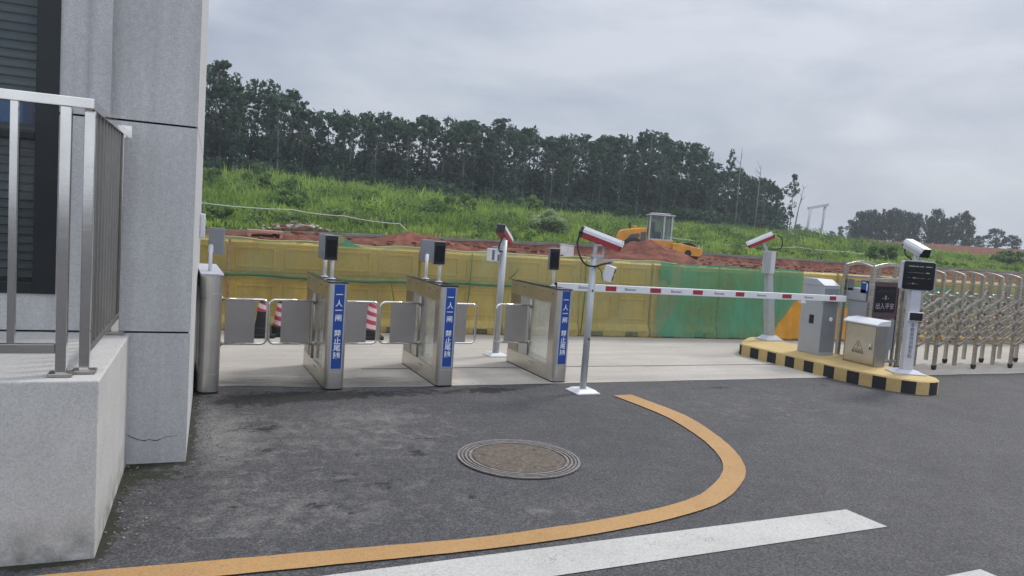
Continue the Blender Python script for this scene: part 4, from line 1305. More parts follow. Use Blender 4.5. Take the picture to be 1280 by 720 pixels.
for c_ in range(12): mb.box(sx0 + .08 + c_ * 0.028, sx0 + .094 + c_ * 0.028, YF - .0172, YF - .0164, 1.1 + 0.01 * (c_ % 3), 1.106 + 0.01 * (c_ % 3))
mb.build('dim_readout', MAT['led_red'], sg)
mb = MB(); mb.box(sx0, sx1, YF - .01, YF + .02, 0.3, 0.72); pn = mb.build('lower_panel', MAT['cab_dark'], rg, 0.003)
mb = MB()
ring = [(sx0 + .15 + 0.03 * math.cos(a), YF - .0115, 0.58 + 0.03 * math.sin(a)) for a in np.linspace(0.6, 5.6, 12)]
mb.tube(ring, 0.004, 6); mb.box(sx0 + .2, sx0 + .33, YF - .013, YF - .0105, 0.57, 0.585); mb.build('emblem', MAT['ink_white'], pn)

# ------------------------------------------------------------------ yellow water barriers + nets
FS = -0.0755  # fence slope dy/dx
def fence_y(x): return 10.36 + FS * (x - 0.75)
FA = math.atan(FS)
FC, FSN = math.cos(FA), math.sin(FA)
PL = 1.28
def barrier_panel():
    root = thing('water_barrier', (0, 0, 0.004), '', 'barrier', FA, 'yellow water barriers along the works')
    mb = MB()
    # stepped body: wide foot, waist, upper plate
    L2 = PL / 2 - 0.014
    prof = [(-0.19, 0.0), (-0.19, 0.1), (-0.13, 0.2), (-0.12, 0.7), (-0.09, 0.76), (-0.11, 0.8), (-0.1, 1.17), (-0.06, 1.2), (0.06, 1.2), (0.1, 1.17), (0.11, 0.8), (0.09, 0.76), (0.12, 0.7), (0.13, 0.2), (0.19, 0.1), (0.19, 0.0)]
    n = len(prof)
    vs = [(-L2, y, z) for y, z in prof] + [(L2, y, z) for y, z in prof]
    fs = [tuple(range(n)), tuple(reversed(range(n, 2 * n)))] + [(k, (k + 1) % n, n + (k + 1) % n, n + k) for k in range(n)]
    mb.add(vs, fs)
    body = mb.build('body', MAT['barrier'], root, 0.012)
    mb = MB()
    for x0 in (-0.56, 0.06):
        for (za, zb_, yf) in ((0.84, 1.12, -0.107), (0.27, 0.62, -0.127)):
            for (xa, xb, z0, z1) in ((x0, x0 + 0.5, za, za + .03), (x0, x0 + 0.5, zb_ - .03, zb_), (x0, x0 + .03, za + .03, zb_ - .03), (x0 + .47, x0 + .5, za + .03, zb_ - .03)):
                mb.box(xa, xb, yf - 0.016, yf + 0.01, z0, z1)
    mb.build('moulded_rib', MAT['barrier'], body, 0.004)
    for xa in (-0.42, 0.2):
        MB().box(xa, xa + 0.22, -0.192, -0.15, 0.012, 0.085).build('fork_slot', MAT['groove'], body)
    return root
proto = barrier_panel()
i0 = -2
panels = []
for i in range(14):
    o = proto if i == 0 else copy_tree(proto)
    xc = 0.1 + (i + i0 + 1) * PL
    o.location = (xc, fence_y(xc) + 0.19 + 0.02 * math.sin(i * 2.3), 0.004)
    o.rotation_euler.z = FA + R(0.8) * math.sin(i * 1.7)
    panels.append(o)
PLAB = 'yellow water filled road barrier behind the thin green net'
for i, o in enumerate(panels):
    xc = o.location.x
    if xc < 7.2: o['label'] = PLAB
    elif xc < 9.4: o['label'] = 'yellow road barrier wrapped in the dense layered green net'
    else: o['label'] = 'yellow road barrier of the row behind the accordion gate'


def net(name, xa, xb, mat, off, top, bottom, label, peaks=(), step=0.05, cut=None, wr=0.045, seed=0, band=None):
    xs_ = np.arange(xa, xb + 1e-6, step)
    zs_ = np.concatenate([np.linspace(0, 1, 26)])
    vs, fold = [], []
    for zt in zs_:
        for x in xs_:
            tp = top + 0.012 * mnoise.noise(Vector((x * 1.3, seed, 0))) - 0.01 * math.cos(2 * PI * x / PL)
            for (pxk, ph, pw) in peaks:
                tp += ph * max(0, 1 - abs(x - pxk) / pw) ** 1.6
            b_ = bottom if not cut else cut(x, bottom)
            z = b_ + (tp - b_) * zt
            base = -0.17 if z < 0.12 else (-0.1 - 0.035 * (z < 0.75))
            fp = mnoise.noise(Vector((x * 2.2 + seed * 9, z * 0.9, seed))) + 0.5 * mnoise.noise(Vector((x * 6, z * 1.5, seed + 4)))
            y = fence_y(x) + 0.19 - 0.14 - off + wr * fp - (0.05 * max(0, 1 - z / 0.3))
            vs.append((x, y, z))
            f_ = 0.5 * max(0, fp - 0.3) + 0.25 * max(0, mnoise.noise(Vector((x * 7 + z * 2.5, z * 0.8, seed + 2))) - 0.25)
            if band and abs(z - band) < 0.03: f_ += 0.4
            if zt > 0.97: f_ += 0.35
            if band and z < band - 0.04: f_ -= 0.22 * max(0, min(1, (4.9 - x) / 1.0))
            for (pxk, ph, pw) in peaks:
                if z > top: f_ += 0.3
            fold.append(f_)
    nx_ = len(xs_); i, j = np.meshgrid(np.arange(nx_ - 1), np.arange(len(zs_) - 1)); a = (j * nx_ + i).ravel()
    o = np_mesh(name, np.array(vs), np.stack([a, a + 1, a + nx_ + 1, a + nx_], 1), mat, smooth=True, attrs={'fold': fold})
    return tag(o, label, 'netting')


n1 = net('dust_net', -1.6, 7.62, MAT['net_olive'], 0.04, 1.225, 0.03, 'thin see-through green net draped along the yellow barriers behind the turnstiles', ((2.13, .15, .22), (1.72, .05, .1)), band=0.74)
mb = MB()
hem = [(x, fence_y(x) + 0.19 - 0.215 + 0.008 * math.sin(x * 5), 0.742 + 0.012 * math.sin(x * 1.9) + 0.006 * math.sin(x * 7)) for x in np.arange(-1.6, 5.6, 0.15)]
mb.tube(hem, 0.02, 6)
mb.build('gathered_hem', MAT['net_hem'], n1)
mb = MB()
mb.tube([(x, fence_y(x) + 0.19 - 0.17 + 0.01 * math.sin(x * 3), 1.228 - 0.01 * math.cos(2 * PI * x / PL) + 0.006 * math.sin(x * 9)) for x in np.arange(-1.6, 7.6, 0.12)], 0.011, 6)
mb.build('top_highlight', MAT['top_highlight'], n1)  # pale tube added to draw the highlight along the fence top
def tri_cut(x, b):
    return b if x < 9.42 else b + (x - 9.42) / 0.62 * 0.74
for xa, xb, za, zb_ in ((4.02, 3.94, 1.2, 0.05), (4.62, 4.74, 0.86, 1.02), (2.86, 2.95, 0.72, 0.1), (0.5, 0.52, 1.2, 0.3), (5.86, 5.84, 1.2, 0.05)):
    mb = MB(); mb.tube([(xa, fence_y(xa) - 0.045, za), ((xa + xb) / 2 + .02, fence_y(xa) - 0.06, (za + zb_) / 2), (xb, fence_y(xb) - 0.07, zb_)], 0.009, 5)
    mb.build('tie_cord', MAT['net_hem'], n1)
n5 = net('dust_net', 2.06, 2.5, MAT['net_teal'], 0.05, 1.2, 1.185, 'small teal peak of green net sticking up behind the first blue strip turnstile', ((2.13, .17, .32),), seed=11)
n2 = net('dust_net', 7.2, 10.12, MAT['net_green'], 0.055, 1.225, 0.03, 'dense green net layered over the barriers behind the closed boom', ((7.48, .02, .12), (7.86, .02, .12)), cut=tri_cut, wr=0.035, seed=3)
n3 = net('dust_net', 9.0, 16.2, MAT['net_olive'], 0.03, 1.222, 0.7, 'thin olive net over the barrier tops behind the accordion gate', seed=6)
n4 = net('dust_net', 10.9, 15.5, MAT['net_green'], 0.07, 1.0, 0.62, 'short dark green net hung low behind the accordion gate', ((11.6, .1, .5), (13.4, .08, .6)), seed=8)
# orange tarp against the barriers at the net's cut edge
xs_ = np.arange(9.4, 11.2, 0.025); vs = []
for zt in np.linspace(0, 1, 22):
    for x in xs_:
        h = min(0.83, 0.1 + (x - 9.4) / 0.55 * 0.74)
        z = 0.02 + h * zt
        fold = 0.03 * math.sin((x - 9.9) * 30 - 5 * z * (x - 10.0)) * (1 - zt * 0.5)
        vs.append((x, fence_y(x) + 0.19 - 0.17 + fold * 0.6 - 0.1 * (1 - zt) ** 2, z))
nx_ = len(xs_); i, j = np.meshgrid(np.arange(nx_ - 1), np.arange(21)); a = (j * nx_ + i).ravel()
o = np_mesh('tarpaulin', np.array(vs), np.stack([a, a + 1, a + nx_ + 1, a + nx_], 1), MAT['tarp'], smooth=True)
o.modifiers.new('thickness', 'SOLIDIFY').thickness = 0.004
tag(o, 'wrinkled orange tarpaulin at the foot of the barriers beside the boom cabinet', 'tarpaulin')

# ------------------------------------------------------------------ striped cones
def cone(x, y, label, dark=False, h=0.47):
    t = thing('traffic_cone', (x, y, 0.004), label, 'traffic cone', group='striped cones behind the turnstiles')
    mb = MB(); mb.lathe([(0.0, h), (0.04, h), (0.048, h - 0.02), (0.1, 0.13), (0.105, 0.11)], 24); mb.build('cone_body', MAT['rubber'] if dark else MAT['cone'], t)
    mb = MB(); mb.prism(rr(-.15, .15, -.15, .15, .05), 0.0, 0.045); mb.lathe([(0.125, 0.045), (0.115, 0.12), (0.1, 0.13)], 24); mb.build('cone_base', MAT['rubber'], t, 0.006)
    if dark:
        mb = MB(); mb.lathe([(0.052, h - 0.03), (0.075, h - 0.14)], 24); mb.build('reflective_sleeve', MAT['cone'], t)
    else:
        mb = MB(); mb.lathe([(0.0, h + 0.012), (0.03, h + 0.012), (0.042, h), (0.05, h - 0.03)], 20); mb.build('cone_cap', MAT['rubber'], t)
    return t
cone(1.125, 9.85, 'black cone with a striped sleeve, behind the wing gate nearest the gatehouse', True, 0.47)
cone(1.36, 9.95, 'red and white striped cone second from the gatehouse, behind the wing gates', False, 0.44)
cone(2.5, 9.72, 'red and white striped cone between the first two blue strip turnstiles', False, 0.5)

# ------------------------------------------------------------------ works area
def heap(name, cx, cy, rx, ry, h, mat, label, cat, n=46):
    vs = []
    for i in range(n):
        for j in range(n):
            u, v = -1 + 2 * i / (n - 1), -1 + 2 * j / (n - 1)
            r = math.hypot(u, v)
            x, y = cx + u * rx, cy + v * ry
            k = max(0, 1 - (r * (1 + 0.2 * fbm(u * 2 + cx, v * 2, 1.0))) ** 1.15)
            vs.append((x, y, terrain_z(x, y) - 0.1 + h * k + 0.12 * k * fbm(x, y, 1.4) + 0.05 * k * fbm(x, y, 4.0)))
    f = [(i * n + j, i * n + j + 1, (i + 1) * n + j + 1, (i + 1) * n + j) for i in range(n - 1) for j in range(n - 1)]
    return tag(np_mesh(name, np.array(vs), np.array(f), mat, smooth=True), label, cat, kind='stuff')
heap('soil_heap', 18.5, 26.3, 3.2, 2.4, 1.3, MAT['red_soil'], 'tall heap of loose red soil in front of the yellow roller', 'soil heap')
heap('soil_heap', 8.9, 28.2, 3.0, 2.2, 0.3, MAT['red_soil'], 'low red soil mound behind the turnstiles', 'soil heap')

mb = MB()
for k in range(150):
    x = 5.6 + random.gauss(0, 0.95); y = 34.9 + random.gauss(0, 0.45)
    s = random.uniform(0.025, 0.1)
    m_ = Matrix.Translation((x, y, terrain_z(x, y) + s * 0.3 + 0.25 * math.exp(-((x - 5.4) / 0.9) ** 2))) @ Matrix.Rotation(random.uniform(0, 6), 4, 'Z') @ Matrix.Rotation(random.uniform(-.6, .6), 4, 'X')
    mb.box(-s, s, -s * .7, s * .7, -s * .4, s * .4, random.choice((0, 0, 0, 0, 2, 2, 2, 1)), m_)
tag(mb.build('rubble', [MAT['rubble'], MAT['white_board'], MAT['red_soil']]), 'scatter of pale broken rubble on the bank above the kerb wall', 'rubble', kind='stuff')
m_ = Matrix.Translation((3.25, 29, 0.86)) @ Matrix.Rotation(R(0.5), 4, 'Y')
mb = MB(); mb.box(-0.62, 0.62, -0.3, 0.3, -0.06, 0.04, mat=m_)
for q in (-0.55, 0.55): mb.box(q - 0.05, q + 0.05, -0.28, 0.28, -0.35, -0.06, mat=m_)
tag(mb.build('form_board', MAT['pink_board'], None, 0.01), 'pink boarding panel lying across the red soil', 'board')
m_ = Matrix.Translation((14.4, 26, 0.88)) @ Matrix.Rotation(R(6), 4, 'Y') @ Matrix.Rotation(R(-15), 4, 'X')
mb = MB(); mb.box(-0.3, 0.3, -0.04, 0.04, -0.3, 0.2, mat=m_); mb.box(-0.32, 0.32, -0.06, 0.06, 0.2, 0.24, mat=m_)
tag(mb.build('foam_board', MAT['white_board'], None, 0.01), 'white board propped on the soil just over the barrier tops', 'board')

r_ = random.Random(31); mb = MB()
for k in range(900):
    x = r_.uniform(-2, 40); y = r_.uniform(24, 33.6); q = r_.uniform(0.03, 0.13)
    m_ = Matrix.Translation((x, y, terrain_z(x, y) + q * .2)) @ Matrix.Rotation(r_.uniform(0, 6), 4, 'Z') @ Matrix.Rotation(r_.uniform(-.6, .6), 4, 'X')
    mb.box(-q, q, -q * .7, q * .7, -q * .5, q * .5, 0, m_)
tag(mb.build('soil_clods', MAT['red_soil'], None, 0.02), 'red clods littering the works', 'soil', kind='stuff')

# road roller
rz = -AZ - R(4)
t = thing('road_roller', (22.2, 30.85, 0.46), 'yellow single drum road roller parked behind the red soil heap', 'road roller', rz)
def prism_xz(mb, pts, y0, y1, mi=0):
    n = len(pts)
    vs = [(x, y0, z) for x, z in pts] + [(x, y1, z) for x, z in pts]
    mb.add(vs, [tuple(range(n)), tuple(reversed(range(n, 2 * n)))] + [(k, (k + 1) % n, n + (k + 1) % n, n + k) for k in range(n)], mi)
mb = MB(); prism_xz(mb, [(-2.05, 0.55), (-2.05, 1.15), (-1.95, 1.4), (-1.75, 1.5), (-1.1, 1.62), (-0.62, 1.66), (-0.62, 0.75), (-1.0, 0.7), (-1.2, 0.9), (-1.5, 0.9), (-1.7, 0.6)], -0.62, 0.62)
hd_ = mb.build('engine_hood', MAT['machine'], t, 0.06)
mb = MB(); prism_xz(mb, [(-1.62, 1.0), (-1.4, 1.28), (-1.0, 1.36), (-0.95, 1.2), (-1.2, 1.0)], -0.632, -0.622); prism_xz(mb, [(-0.92, 0.85), (-0.92, 1.42), (-0.66, 1.45), (-0.66, 0.85)], -0.634, -0.622); mb.build('vent_grille', MAT['machine_grey'], hd_)
mb = MB(); mb.tube([(-1.45, -0.2, 1.55), (-1.45, -0.2, 1.86)], 0.05, 10); mb.build('exhaust', MAT['rubber'], hd_)
mb = MB(); mb.tube([(-1.15, 0.2, 1.6), (-1.15, 0.2, 1.74)], 0.1, 10); mb.build('air_intake', MAT['machine'], hd_)
mb = MB(); mb.box(-0.62, 0.7, -0.62, 0.62, 0.72, 1.08); mb.build('platform', MAT['machine'], t, 0.03)
cb = MB()
for x, y in ((-0.5, -0.56), (-0.5, 0.56), (0.2, -0.57), (0.2, 0.57), (0.58, -0.56), (0.58, 0.56)): cb.box(x - .035, x + .035, y - .035, y + .035, 1.08, 2.28)
cb.box(-0.55, 0.65, -0.6, 0.6, 1.08, 1.14)
cab = cb.build('cab', MAT['machine_white'], t, 0.01)
mb = MB(); mb.box(-0.62, 0.7, -0.66, 0.66, 2.282, 2.34); mb.box(-0.45, 0.5, -0.4, 0.4, 2.37, 2.42); mb.build('cab_roof', MAT['machine_white'], cab, 0.03)
mb = MB()
mb.box(-0.46, 0.16, -0.562, -0.555, 1.145, 2.28); mb.box(0.24, 0.54, -0.562, -0.555, 1.145, 2.28); mb.box(-0.46, 0.54, 0.555, 0.562, 1.145, 2.28); mb.box(0.585, 0.592, -0.52, 0.52, 1.3, 2.28); mb.box(-0.512, -0.505, -0.52, 0.52, 1.3, 2.28)
mb.build('cab_window', MAT['cab_glass'], cab)
mb = MB(); mb.box(-0.3, 0.1, -0.25, 0.25, 1.15, 1.5); mb.box(-0.35, -0.22, -0.25, 0.25, 1.5, 1.95); mb.tube([(0.3, 0, 1.15), (0.22, 0, 1.6)], 0.03, 8); mb.tube([(0.22 + .03 * math.cos(a), 0.18 * math.cos(a), 1.6 + 0.18 * math.sin(a) * .5) for a in np.linspace(0, 2 * PI, 14)], 0.015, 6); mb.build('seat', MAT['rubber'], cab)
for y in (-0.6, 0.6):
    mb = MB(); m_ = Matrix.Translation((-1.25, y, 0.52)) @ Matrix.Rotation(PI / 2, 4, 'X')
    mb.lathe([(0.0, -0.12), (0.3, -0.12), (0.36, -0.16), (0.55, -0.18), (0.62, -0.1), (0.62, 0.1), (0.55, 0.18), (0.36, 0.16), (0.3, 0.12), (0, 0.12)], 24, mat=m_)
    mb.build('rear_wheel', MAT['rubber'], t)
mb = MB()
for y in (-0.78, 0.78):
    prism_xz(mb, [(0.65, 0.62), (0.65, 0.98), (1.0, 1.0), (2.0, 0.82), (2.1, 0.55), (2.0, 0.42), (1.1, 0.42)], y - 0.05, y + 0.05)
mb.box(0.66, 0.86, -0.73, 0.73, 0.6, 0.98); mb.box(2.0, 2.12, -0.73, 0.73, 0.45, 0.8)
mb.build('drum_frame', MAT['machine'], t, 0.03)
mb = MB(); m_ = Matrix.Translation((1.42, 0, 0.52)) @ Matrix.Rotation(PI / 2, 4, 'X')
mb.lathe([(0.0, -0.6), (0.48, -0.6), (0.52, -0.68), (0.55, -0.7), (0.55, 0.7), (0.52, 0.68), (0.48, 0.6), (0, 0.6)], 32, mat=m_); mb.build('drum', MAT['machine_grey'], t)
mb = MB(); mb.tube([(1.42, -0.84, 0.55), (1.42, -0.86, 0.55)], 0.16, 14); mb.build('drum_hub', MAT['rubber'], t)
mb = MB()
for y in (-0.45, 0.45): mb.box(2.125, 2.16, y - .08, y + .08, 0.82, 0.94)
for y in (-.4, .4): mb.box(0.6, 0.66, y - .07, y + .07, 2.2, 2.28)
mb.build('work_lamp', MAT['white_board'], t, 0.01)

# cords on stakes
def cord(pts, label, stakes):
    t = thing('marker_cord', pts[0], label, 'cord')
    p0 = Vector(pts[0])
    fine = []
    for a_, b_ in zip(pts[:-1], pts[1:]):
        for k in range(6):
            f = k / 6; q = Vector(a_).lerp(Vector(b_), f); q.z -= 0.12 * 4 * f * (1 - f) * 0.5
            fine.append(q - p0)
    fine.append(Vector(pts[-1]) - p0)
    mb = MB(); mb.tube(fine, 0.024, 6); mb.build('line', MAT['rope'], t)
    for i in stakes:
        q = Vector(pts[i]); z0 = terrain_z(q.x, q.y) - 0.15
        mb = MB(); mb.tube([(q.x - p0.x, q.y - p0.y, z0 - p0.z), (q.x - p0.x, q.y - p0.y, 0.04)], 0.025, 6); mb.build('stake', MAT['bare'], t)
cord([(-1.5, 37, 1.78), (1.44, 37, 1.77), (5.34, 37, 1.77), (7.83, 37, 1.64), (10.7, 37, 1.44), (11.45, 36.2, 0.8)], 'white marker cord strung along the grass bank behind the turnstiles', (0, 1, 3, 4))
cord([(28.6, 40, 1.9), (31.35, 40, 1.68), (34.75, 40, 1.55), (41.03, 40, 1.73), (46.01, 40, 1.64), (51.5, 40, 1.54), (62.44, 40, 1.47), (72, 40, 1.5)], 'white marker cord running across the bank right of the roller', (0, 3, 5, 7))

# ------------------------------------------------------------------ grass
def grass_field(n, area, name, label):
    x0, x1, y0, y1 = area
    bx = rng.uniform(x0, x1, n); byy = rng.uniform(0, 1, n) ** 0.85 * (y1 - y0) + y0
    keep = np.ones(n, bool)
    keep &= ~(rng.uniform(0, 1, n) < (0.95 * blob(bx, byy, 5.5, 35.1, 1.6, 0.9) + 0.8 * blob(bx, byy, 12.6, 35.8, 2.4, 0.9) + 0.9 * blob(bx, byy, 44, 40, 4.6, 1.6) + 0.9 * blob(bx, byy, 64, 42, 6, 1.7)))
    d = np.hypot(bx, byy); az = np.degrees(np.arctan2(bx, byy))
    keep &= ~((d > 84) & (az > 47))
    bx, byy = bx[keep], byy[keep]
    n = len(bx)
    base_z = np.array([terrain_z(float(x), float(y)) for x, y in zip(bx, byy)])
    tl = np.clip((byy - 35.0) / 9.0, 0.12, 1.0) * np.clip(1.25 - bx / 70.0, 0.45, 1.2)
    patch = np.array([0.5 + 0.5 * mnoise.noise(Vector((float(x) * 0.22, float(y) * 0.22, 5))) for x, y in zip(bx, byy)])
    p2_ = np.array([0.5 + 0.5 * mnoise.noise(Vector((float(x) * 0.7, float(y) * 0.7, 9))) for x, y in zip(bx, byy)])
    h = (0.18 + 0.95 * tl * (0.05 + patch * 0.6 + 1.5 * p2_ ** 3)) * rng.uniform(0.6, 1.25, n)
    nb = 5
    V = []; T = []
    for k in range(nb):
        ang = rng.uniform(0, 2 * PI, n); lean_ = rng.uniform(0.1, 0.5, n) * h
        w_ = rng.uniform(0.025, 0.05, n)
        ox, oy = rng.normal(0, 0.14, n), rng.normal(0, 0.14, n)
        hh = h * rng.uniform(0.7, 1.1, n)
        ca, sa = np.cos(ang), np.sin(ang)
        pa = rng.uniform(0, PI, n); wx, wy = np.cos(pa) * w_, np.sin(pa) * w_
        bX, bY, bZ = bx + ox, byy + oy, base_z - 0.03
        p0 = np.stack([bX - wx, bY - wy, bZ], 1); p1 = np.stack([bX + wx, bY + wy, bZ], 1)
        mX, mY, mZ = bX + ca * lean_ * 0.35, bY + sa * lean_ * 0.35, bZ + hh * 0.62
        p2 = np.stack([mX + wx * .9, mY + wy * .9, mZ], 1); p3 = np.stack([mX - wx * .9, mY - wy * .9, mZ], 1)
        tX, tY, tZ = bX + ca * lean_, bY + sa * lean_, bZ + hh
        p4 = np.stack([tX + wx * .15, tY + wy * .15, tZ], 1); p5 = np.stack([tX - wx * .15, tY - wy * .15, tZ], 1)
        V.append(np.stack([p0, p1, p2, p3, p4, p5], 1).reshape(-1, 3))
        tt = np.clip(patch * 0.6 + p2_ * 0.8 - 0.25 + rng.uniform(-0.25, 0.35, n), 0, 1)
        T.append(np.repeat(tt, 6))
    V = np.concatenate(V); T = np.concatenate(T)
    b = np.arange(len(V) // 6) * 6
    Fq = np.concatenate([np.stack([b, b + 1, b + 2, b + 3], 1), np.stack([b + 3, b + 2, b + 4, b + 5], 1)])
    return tag(np_mesh(name, V, Fq, MAT['grass'], attrs={'tint': T}), label, 'grass', kind='stuff')


grass_field(34000, (-6, 96, 34.3, 62), 'grass', 'long bright green grass covering the bank')


# ------------------------------------------------------------------ leaves, shrubs, trees
def leaf_cloud(centres, radii, per, size, squash=0.8, seed=0, droop=0.0):
    """leaf quads scattered through ellipsoid clumps -> verts, faces, tint"""
    r = np.random.default_rng(seed)
    C = np.repeat(np.asarray(centres), per, 0); Rd = np.repeat(np.asarray(radii), per)
    n = len(C)
    d = r.normal(size=(n, 3)); d /= np.linalg.norm(d, axis=1)[:, None]
    rad = Rd * r.uniform(0.25, 1.0, n) ** 0.6
    p = C + d * rad[:, None] * np.array([1, 1, squash])
    p[:, 2] -= droop * r.uniform(0, 1, n) * Rd
    u = r.normal(size=(n, 3)); u /= np.linalg.norm(u, axis=1)[:, None]
    w = np.cross(u, r.normal(size=(n, 3))); w /= np.linalg.norm(w, axis=1)[:, None]
    s = size * r.uniform(0.6, 1.3, n)
    a = u * s[:, None]; b = w * (s * 0.5)[:, None]
    V = np.stack([p - a, p - b * 0.9 + a * 0.1, p + a, p + b], 1).reshape(-1, 3)
    F_ = np.arange(len(V)).reshape(-1, 4)
    tint = np.repeat(np.clip(0.35 + 0.45 * d[:, 2] + r.uniform(-0.25, 0.35, n), 0, 1), 4)  # upper leaves of each clump tinted lighter, top light put into the colour
    return V, F_, tint


def euc_mesh(seed, h=11.0, crown_from=0.42, width=1.5, nclump=34, per=38, leaf=0.2):
    r = random.Random(seed)
    mb = MB()
    bend = r.uniform(-0.25, 0.25)
    tr = [(bend * math.sin(z * 2.2) * 0.6, bend * math.cos(z * 3.1) * 0.3 - bend * 0.3, z * h * 0.97) for z in np.linspace(0, 1, 8)]
    mb.tube(tr, [0.13 - 0.1 * k / 7 for k in range(8)], 7)
    cs, rs = [], []
    for k in range(nclump):
        t = 0.63 + 0.37 * r.random() ** 0.8 if r.random() < 0.72 else r.uniform(crown_from * 0.6, 0.58)
        z = t * h
        tt = max(0, (t - 0.6) / 0.4)
        wr = width * ((0.3 + 0.85 * math.sin(PI * (0.12 + 0.8 * tt)) ** 1.0) * (1.0 if tt < 0.5 else 1.25 - 0.5 * tt) if t > 0.6 else 0.7)
        a = r.uniform(0, 2 * PI); q = wr * r.random() ** 0.6
        c = (q * math.cos(a), q * math.sin(a), z)
        cs.append(c); rs.append(r.uniform(0.24, 0.64) * (1.05 - 0.35 * tt))
        z0 = max(0.3, z - 0.5 - q * 0.8)
        if k % 2 == 0:
            mb.tube([(0, 0, z0), (c[0] * 0.55, c[1] * 0.55, (z0 + z) / 2 + 0.1), c], [0.035, 0.022, 0.01], 5, cap=False)
    cs.append((0, 0, h)); rs.append(0.5)
    V, F_, T = leaf_cloud(cs, rs, per, leaf, 0.75, seed, 0.35)
    return mb, V, F_, T


variants = []
for s in range(7):
    mb, V, F_, T = euc_mesh(100 + s, 11.0, (0.5, 0.42, 0.55, 0.38, 0.6, 0.45, 0.52)[s], (1.45, 1.65, 1.2, 1.75, 1.0, 1.35, 1.9)[s], (62, 74, 50, 78, 40, 64, 80)[s], 40, 0.15)
    root = thing('eucalyptus_tree', (0, 0, 0), 'x', 'tree')
    tk = mb.build('trunk', MAT['trunk'], root, fix=False)
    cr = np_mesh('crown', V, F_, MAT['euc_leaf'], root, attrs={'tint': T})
    variants.append(root)

AZT = [(-8, .182), (1.87, .182), (2.18, .1818), (3.98, .172), (5.0, .166), (5.96, .1738), (7.64, .1608), (9.37, .1433), (10.2, .136), (11.09, .1395), (12.64, .1424), (14.4, .1413), (15.8, .138), (17.24, .1439), (19.51, .1474), (21.77, .1432), (22.91, .1458),
       (24.68, .1449), (26.77, .1411), (27.81, .1245), (29.28, .1355), (31.15, .1343), (33.4, .1394), (34.26, .1454), (35.19, .1482), (36.35, .1388), (37.67, .1315), (38.61, .1169), (39.2, .101), (40.49, .0939), (41.89, .094),
       (43.33, .085), (44.08, .0766), (45.0, .06), (60, .06)]
used = set()
EG = 'eucalyptus trees of the wood'


def place_tree(x, y, h, label, group=EG, vi=None, wscale=1.0, name=None):
    vi = random.randrange(len(variants)) if vi is None else vi
    if vi in used:
        o = copy_tree(variants[vi])
    else:
        o = variants[vi]; used.add(vi)
    s = h / 11.3
    o.location = (x, y, terrain_z(x, y) - 0.1)
    o.rotation_euler = (R(random.uniform(-1.5, 1.5)), R(random.uniform(-1.5, 1.5)), random.uniform(0, 2 * PI))
    o.scale = (s * wscale * random.uniform(0.9, 1.15), s * wscale * random.uniform(0.9, 1.15), s)
    tag(o, label, 'tree', group)
    return o


def top_z(x, y):
    az = math.degrees(math.atan2(x, y)); d = math.hypot(x, y)
    return CAM_Z + float(lerp_tab(az, AZT)) * d


L_WOOD = 'slender dark eucalyptus with a pale trunk in the front of the wood above the bank'
for row, (y, dx, f0, f1) in enumerate(((64.5, 2.8, 0.74, 0.96), (67.5, 2.4, 0.8, 1.0), (71, 2.1, 0.82, 1.08))):
    x = -5 + row * 0.7
    while x < 66.5 * y / 66:
        xx = x + random.uniform(-0.5, 0.5); yy = y + random.uniform(-1.1, 1.1)
        az = math.degrees(math.atan2(xx, yy))
        if az < 44.6:
            hh = (top_z(xx, yy) - terrain_z(xx, yy)) * random.uniform(f0, f1)
            # a dip in the tree line lets sky through lower down
            place_tree(xx, yy, hh, L_WOOD)
        x += dx * random.uniform(0.75, 1.25)

# the wood's dense interior reads as one mass
r_ = random.Random(3)
cs, rs = [], []
mbt = MB()
for y in (69.5, 73.5, 77, 80.5):
    x = -8
    while x < 66 * y / 66:
        xx = x + r_.uniform(-.7, .7); yy = y + r_.uniform(-1.2, 1.2)
        az = math.degrees(math.atan2(xx, yy))
        if az < 44.2:
            zb = terrain_z(xx, yy); top = top_z(xx, yy) - zb
            hmax = top * r_.uniform(0.46, 0.6)
            for k in range(13):
                z = r_.uniform(0.2, 1.0) * hmax if k < 11 else r_.uniform(0.78, 0.92) * top
                cs.append((xx + r_.uniform(-1.2, 1.2), yy + r_.uniform(-1.0, 1.0), zb + z)); rs.append(r_.uniform(0.7, 1.15) if k < 11 else 0.6)
            mbt.tube([(xx, yy, zb - .2), (xx + r_.uniform(-.2, .2), yy, zb + top * 0.9)], [0.13, 0.04], 5, cap=False)
        x += 1.9 * r_.uniform(0.8, 1.2)
V, F_, T = leaf_cloud(cs, rs, 26, 0.3, 0.9, 77, 0.3)
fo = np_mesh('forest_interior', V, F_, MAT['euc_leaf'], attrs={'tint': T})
tag(fo, 'dense shaded inner part of the eucalyptus wood', 'wood', kind='stuff')
ft = mbt.build('tree_stems', MAT['trunk'], fo, fix=False); ft['kind'] = 'stuff'
# understorey along the wood's foot
cs, rs = [], []
for k in range(520):
    xx = r_.uniform(-6, 64); yy = r_.uniform(62.5, 69)
    if math.degrees(math.atan2(xx, yy)) > 44.6: continue
    cs.append((xx, yy, terrain_z(xx, yy) + r_.uniform(0.2, 1.7))); rs.append(r_.uniform(0.5, 1.0))
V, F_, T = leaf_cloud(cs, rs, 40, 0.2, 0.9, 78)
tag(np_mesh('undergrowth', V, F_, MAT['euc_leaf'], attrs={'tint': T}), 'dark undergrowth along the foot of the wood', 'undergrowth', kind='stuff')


def lone_tree(az, tan_t, d, label, vi, ws=1.0):
    x, y = d * math.sin(R(az)), d * math.cos(R(az))
    return place_tree(x, y, CAM_Z + tan_t * d - terrain_z(x, y), label, None, vi, ws)


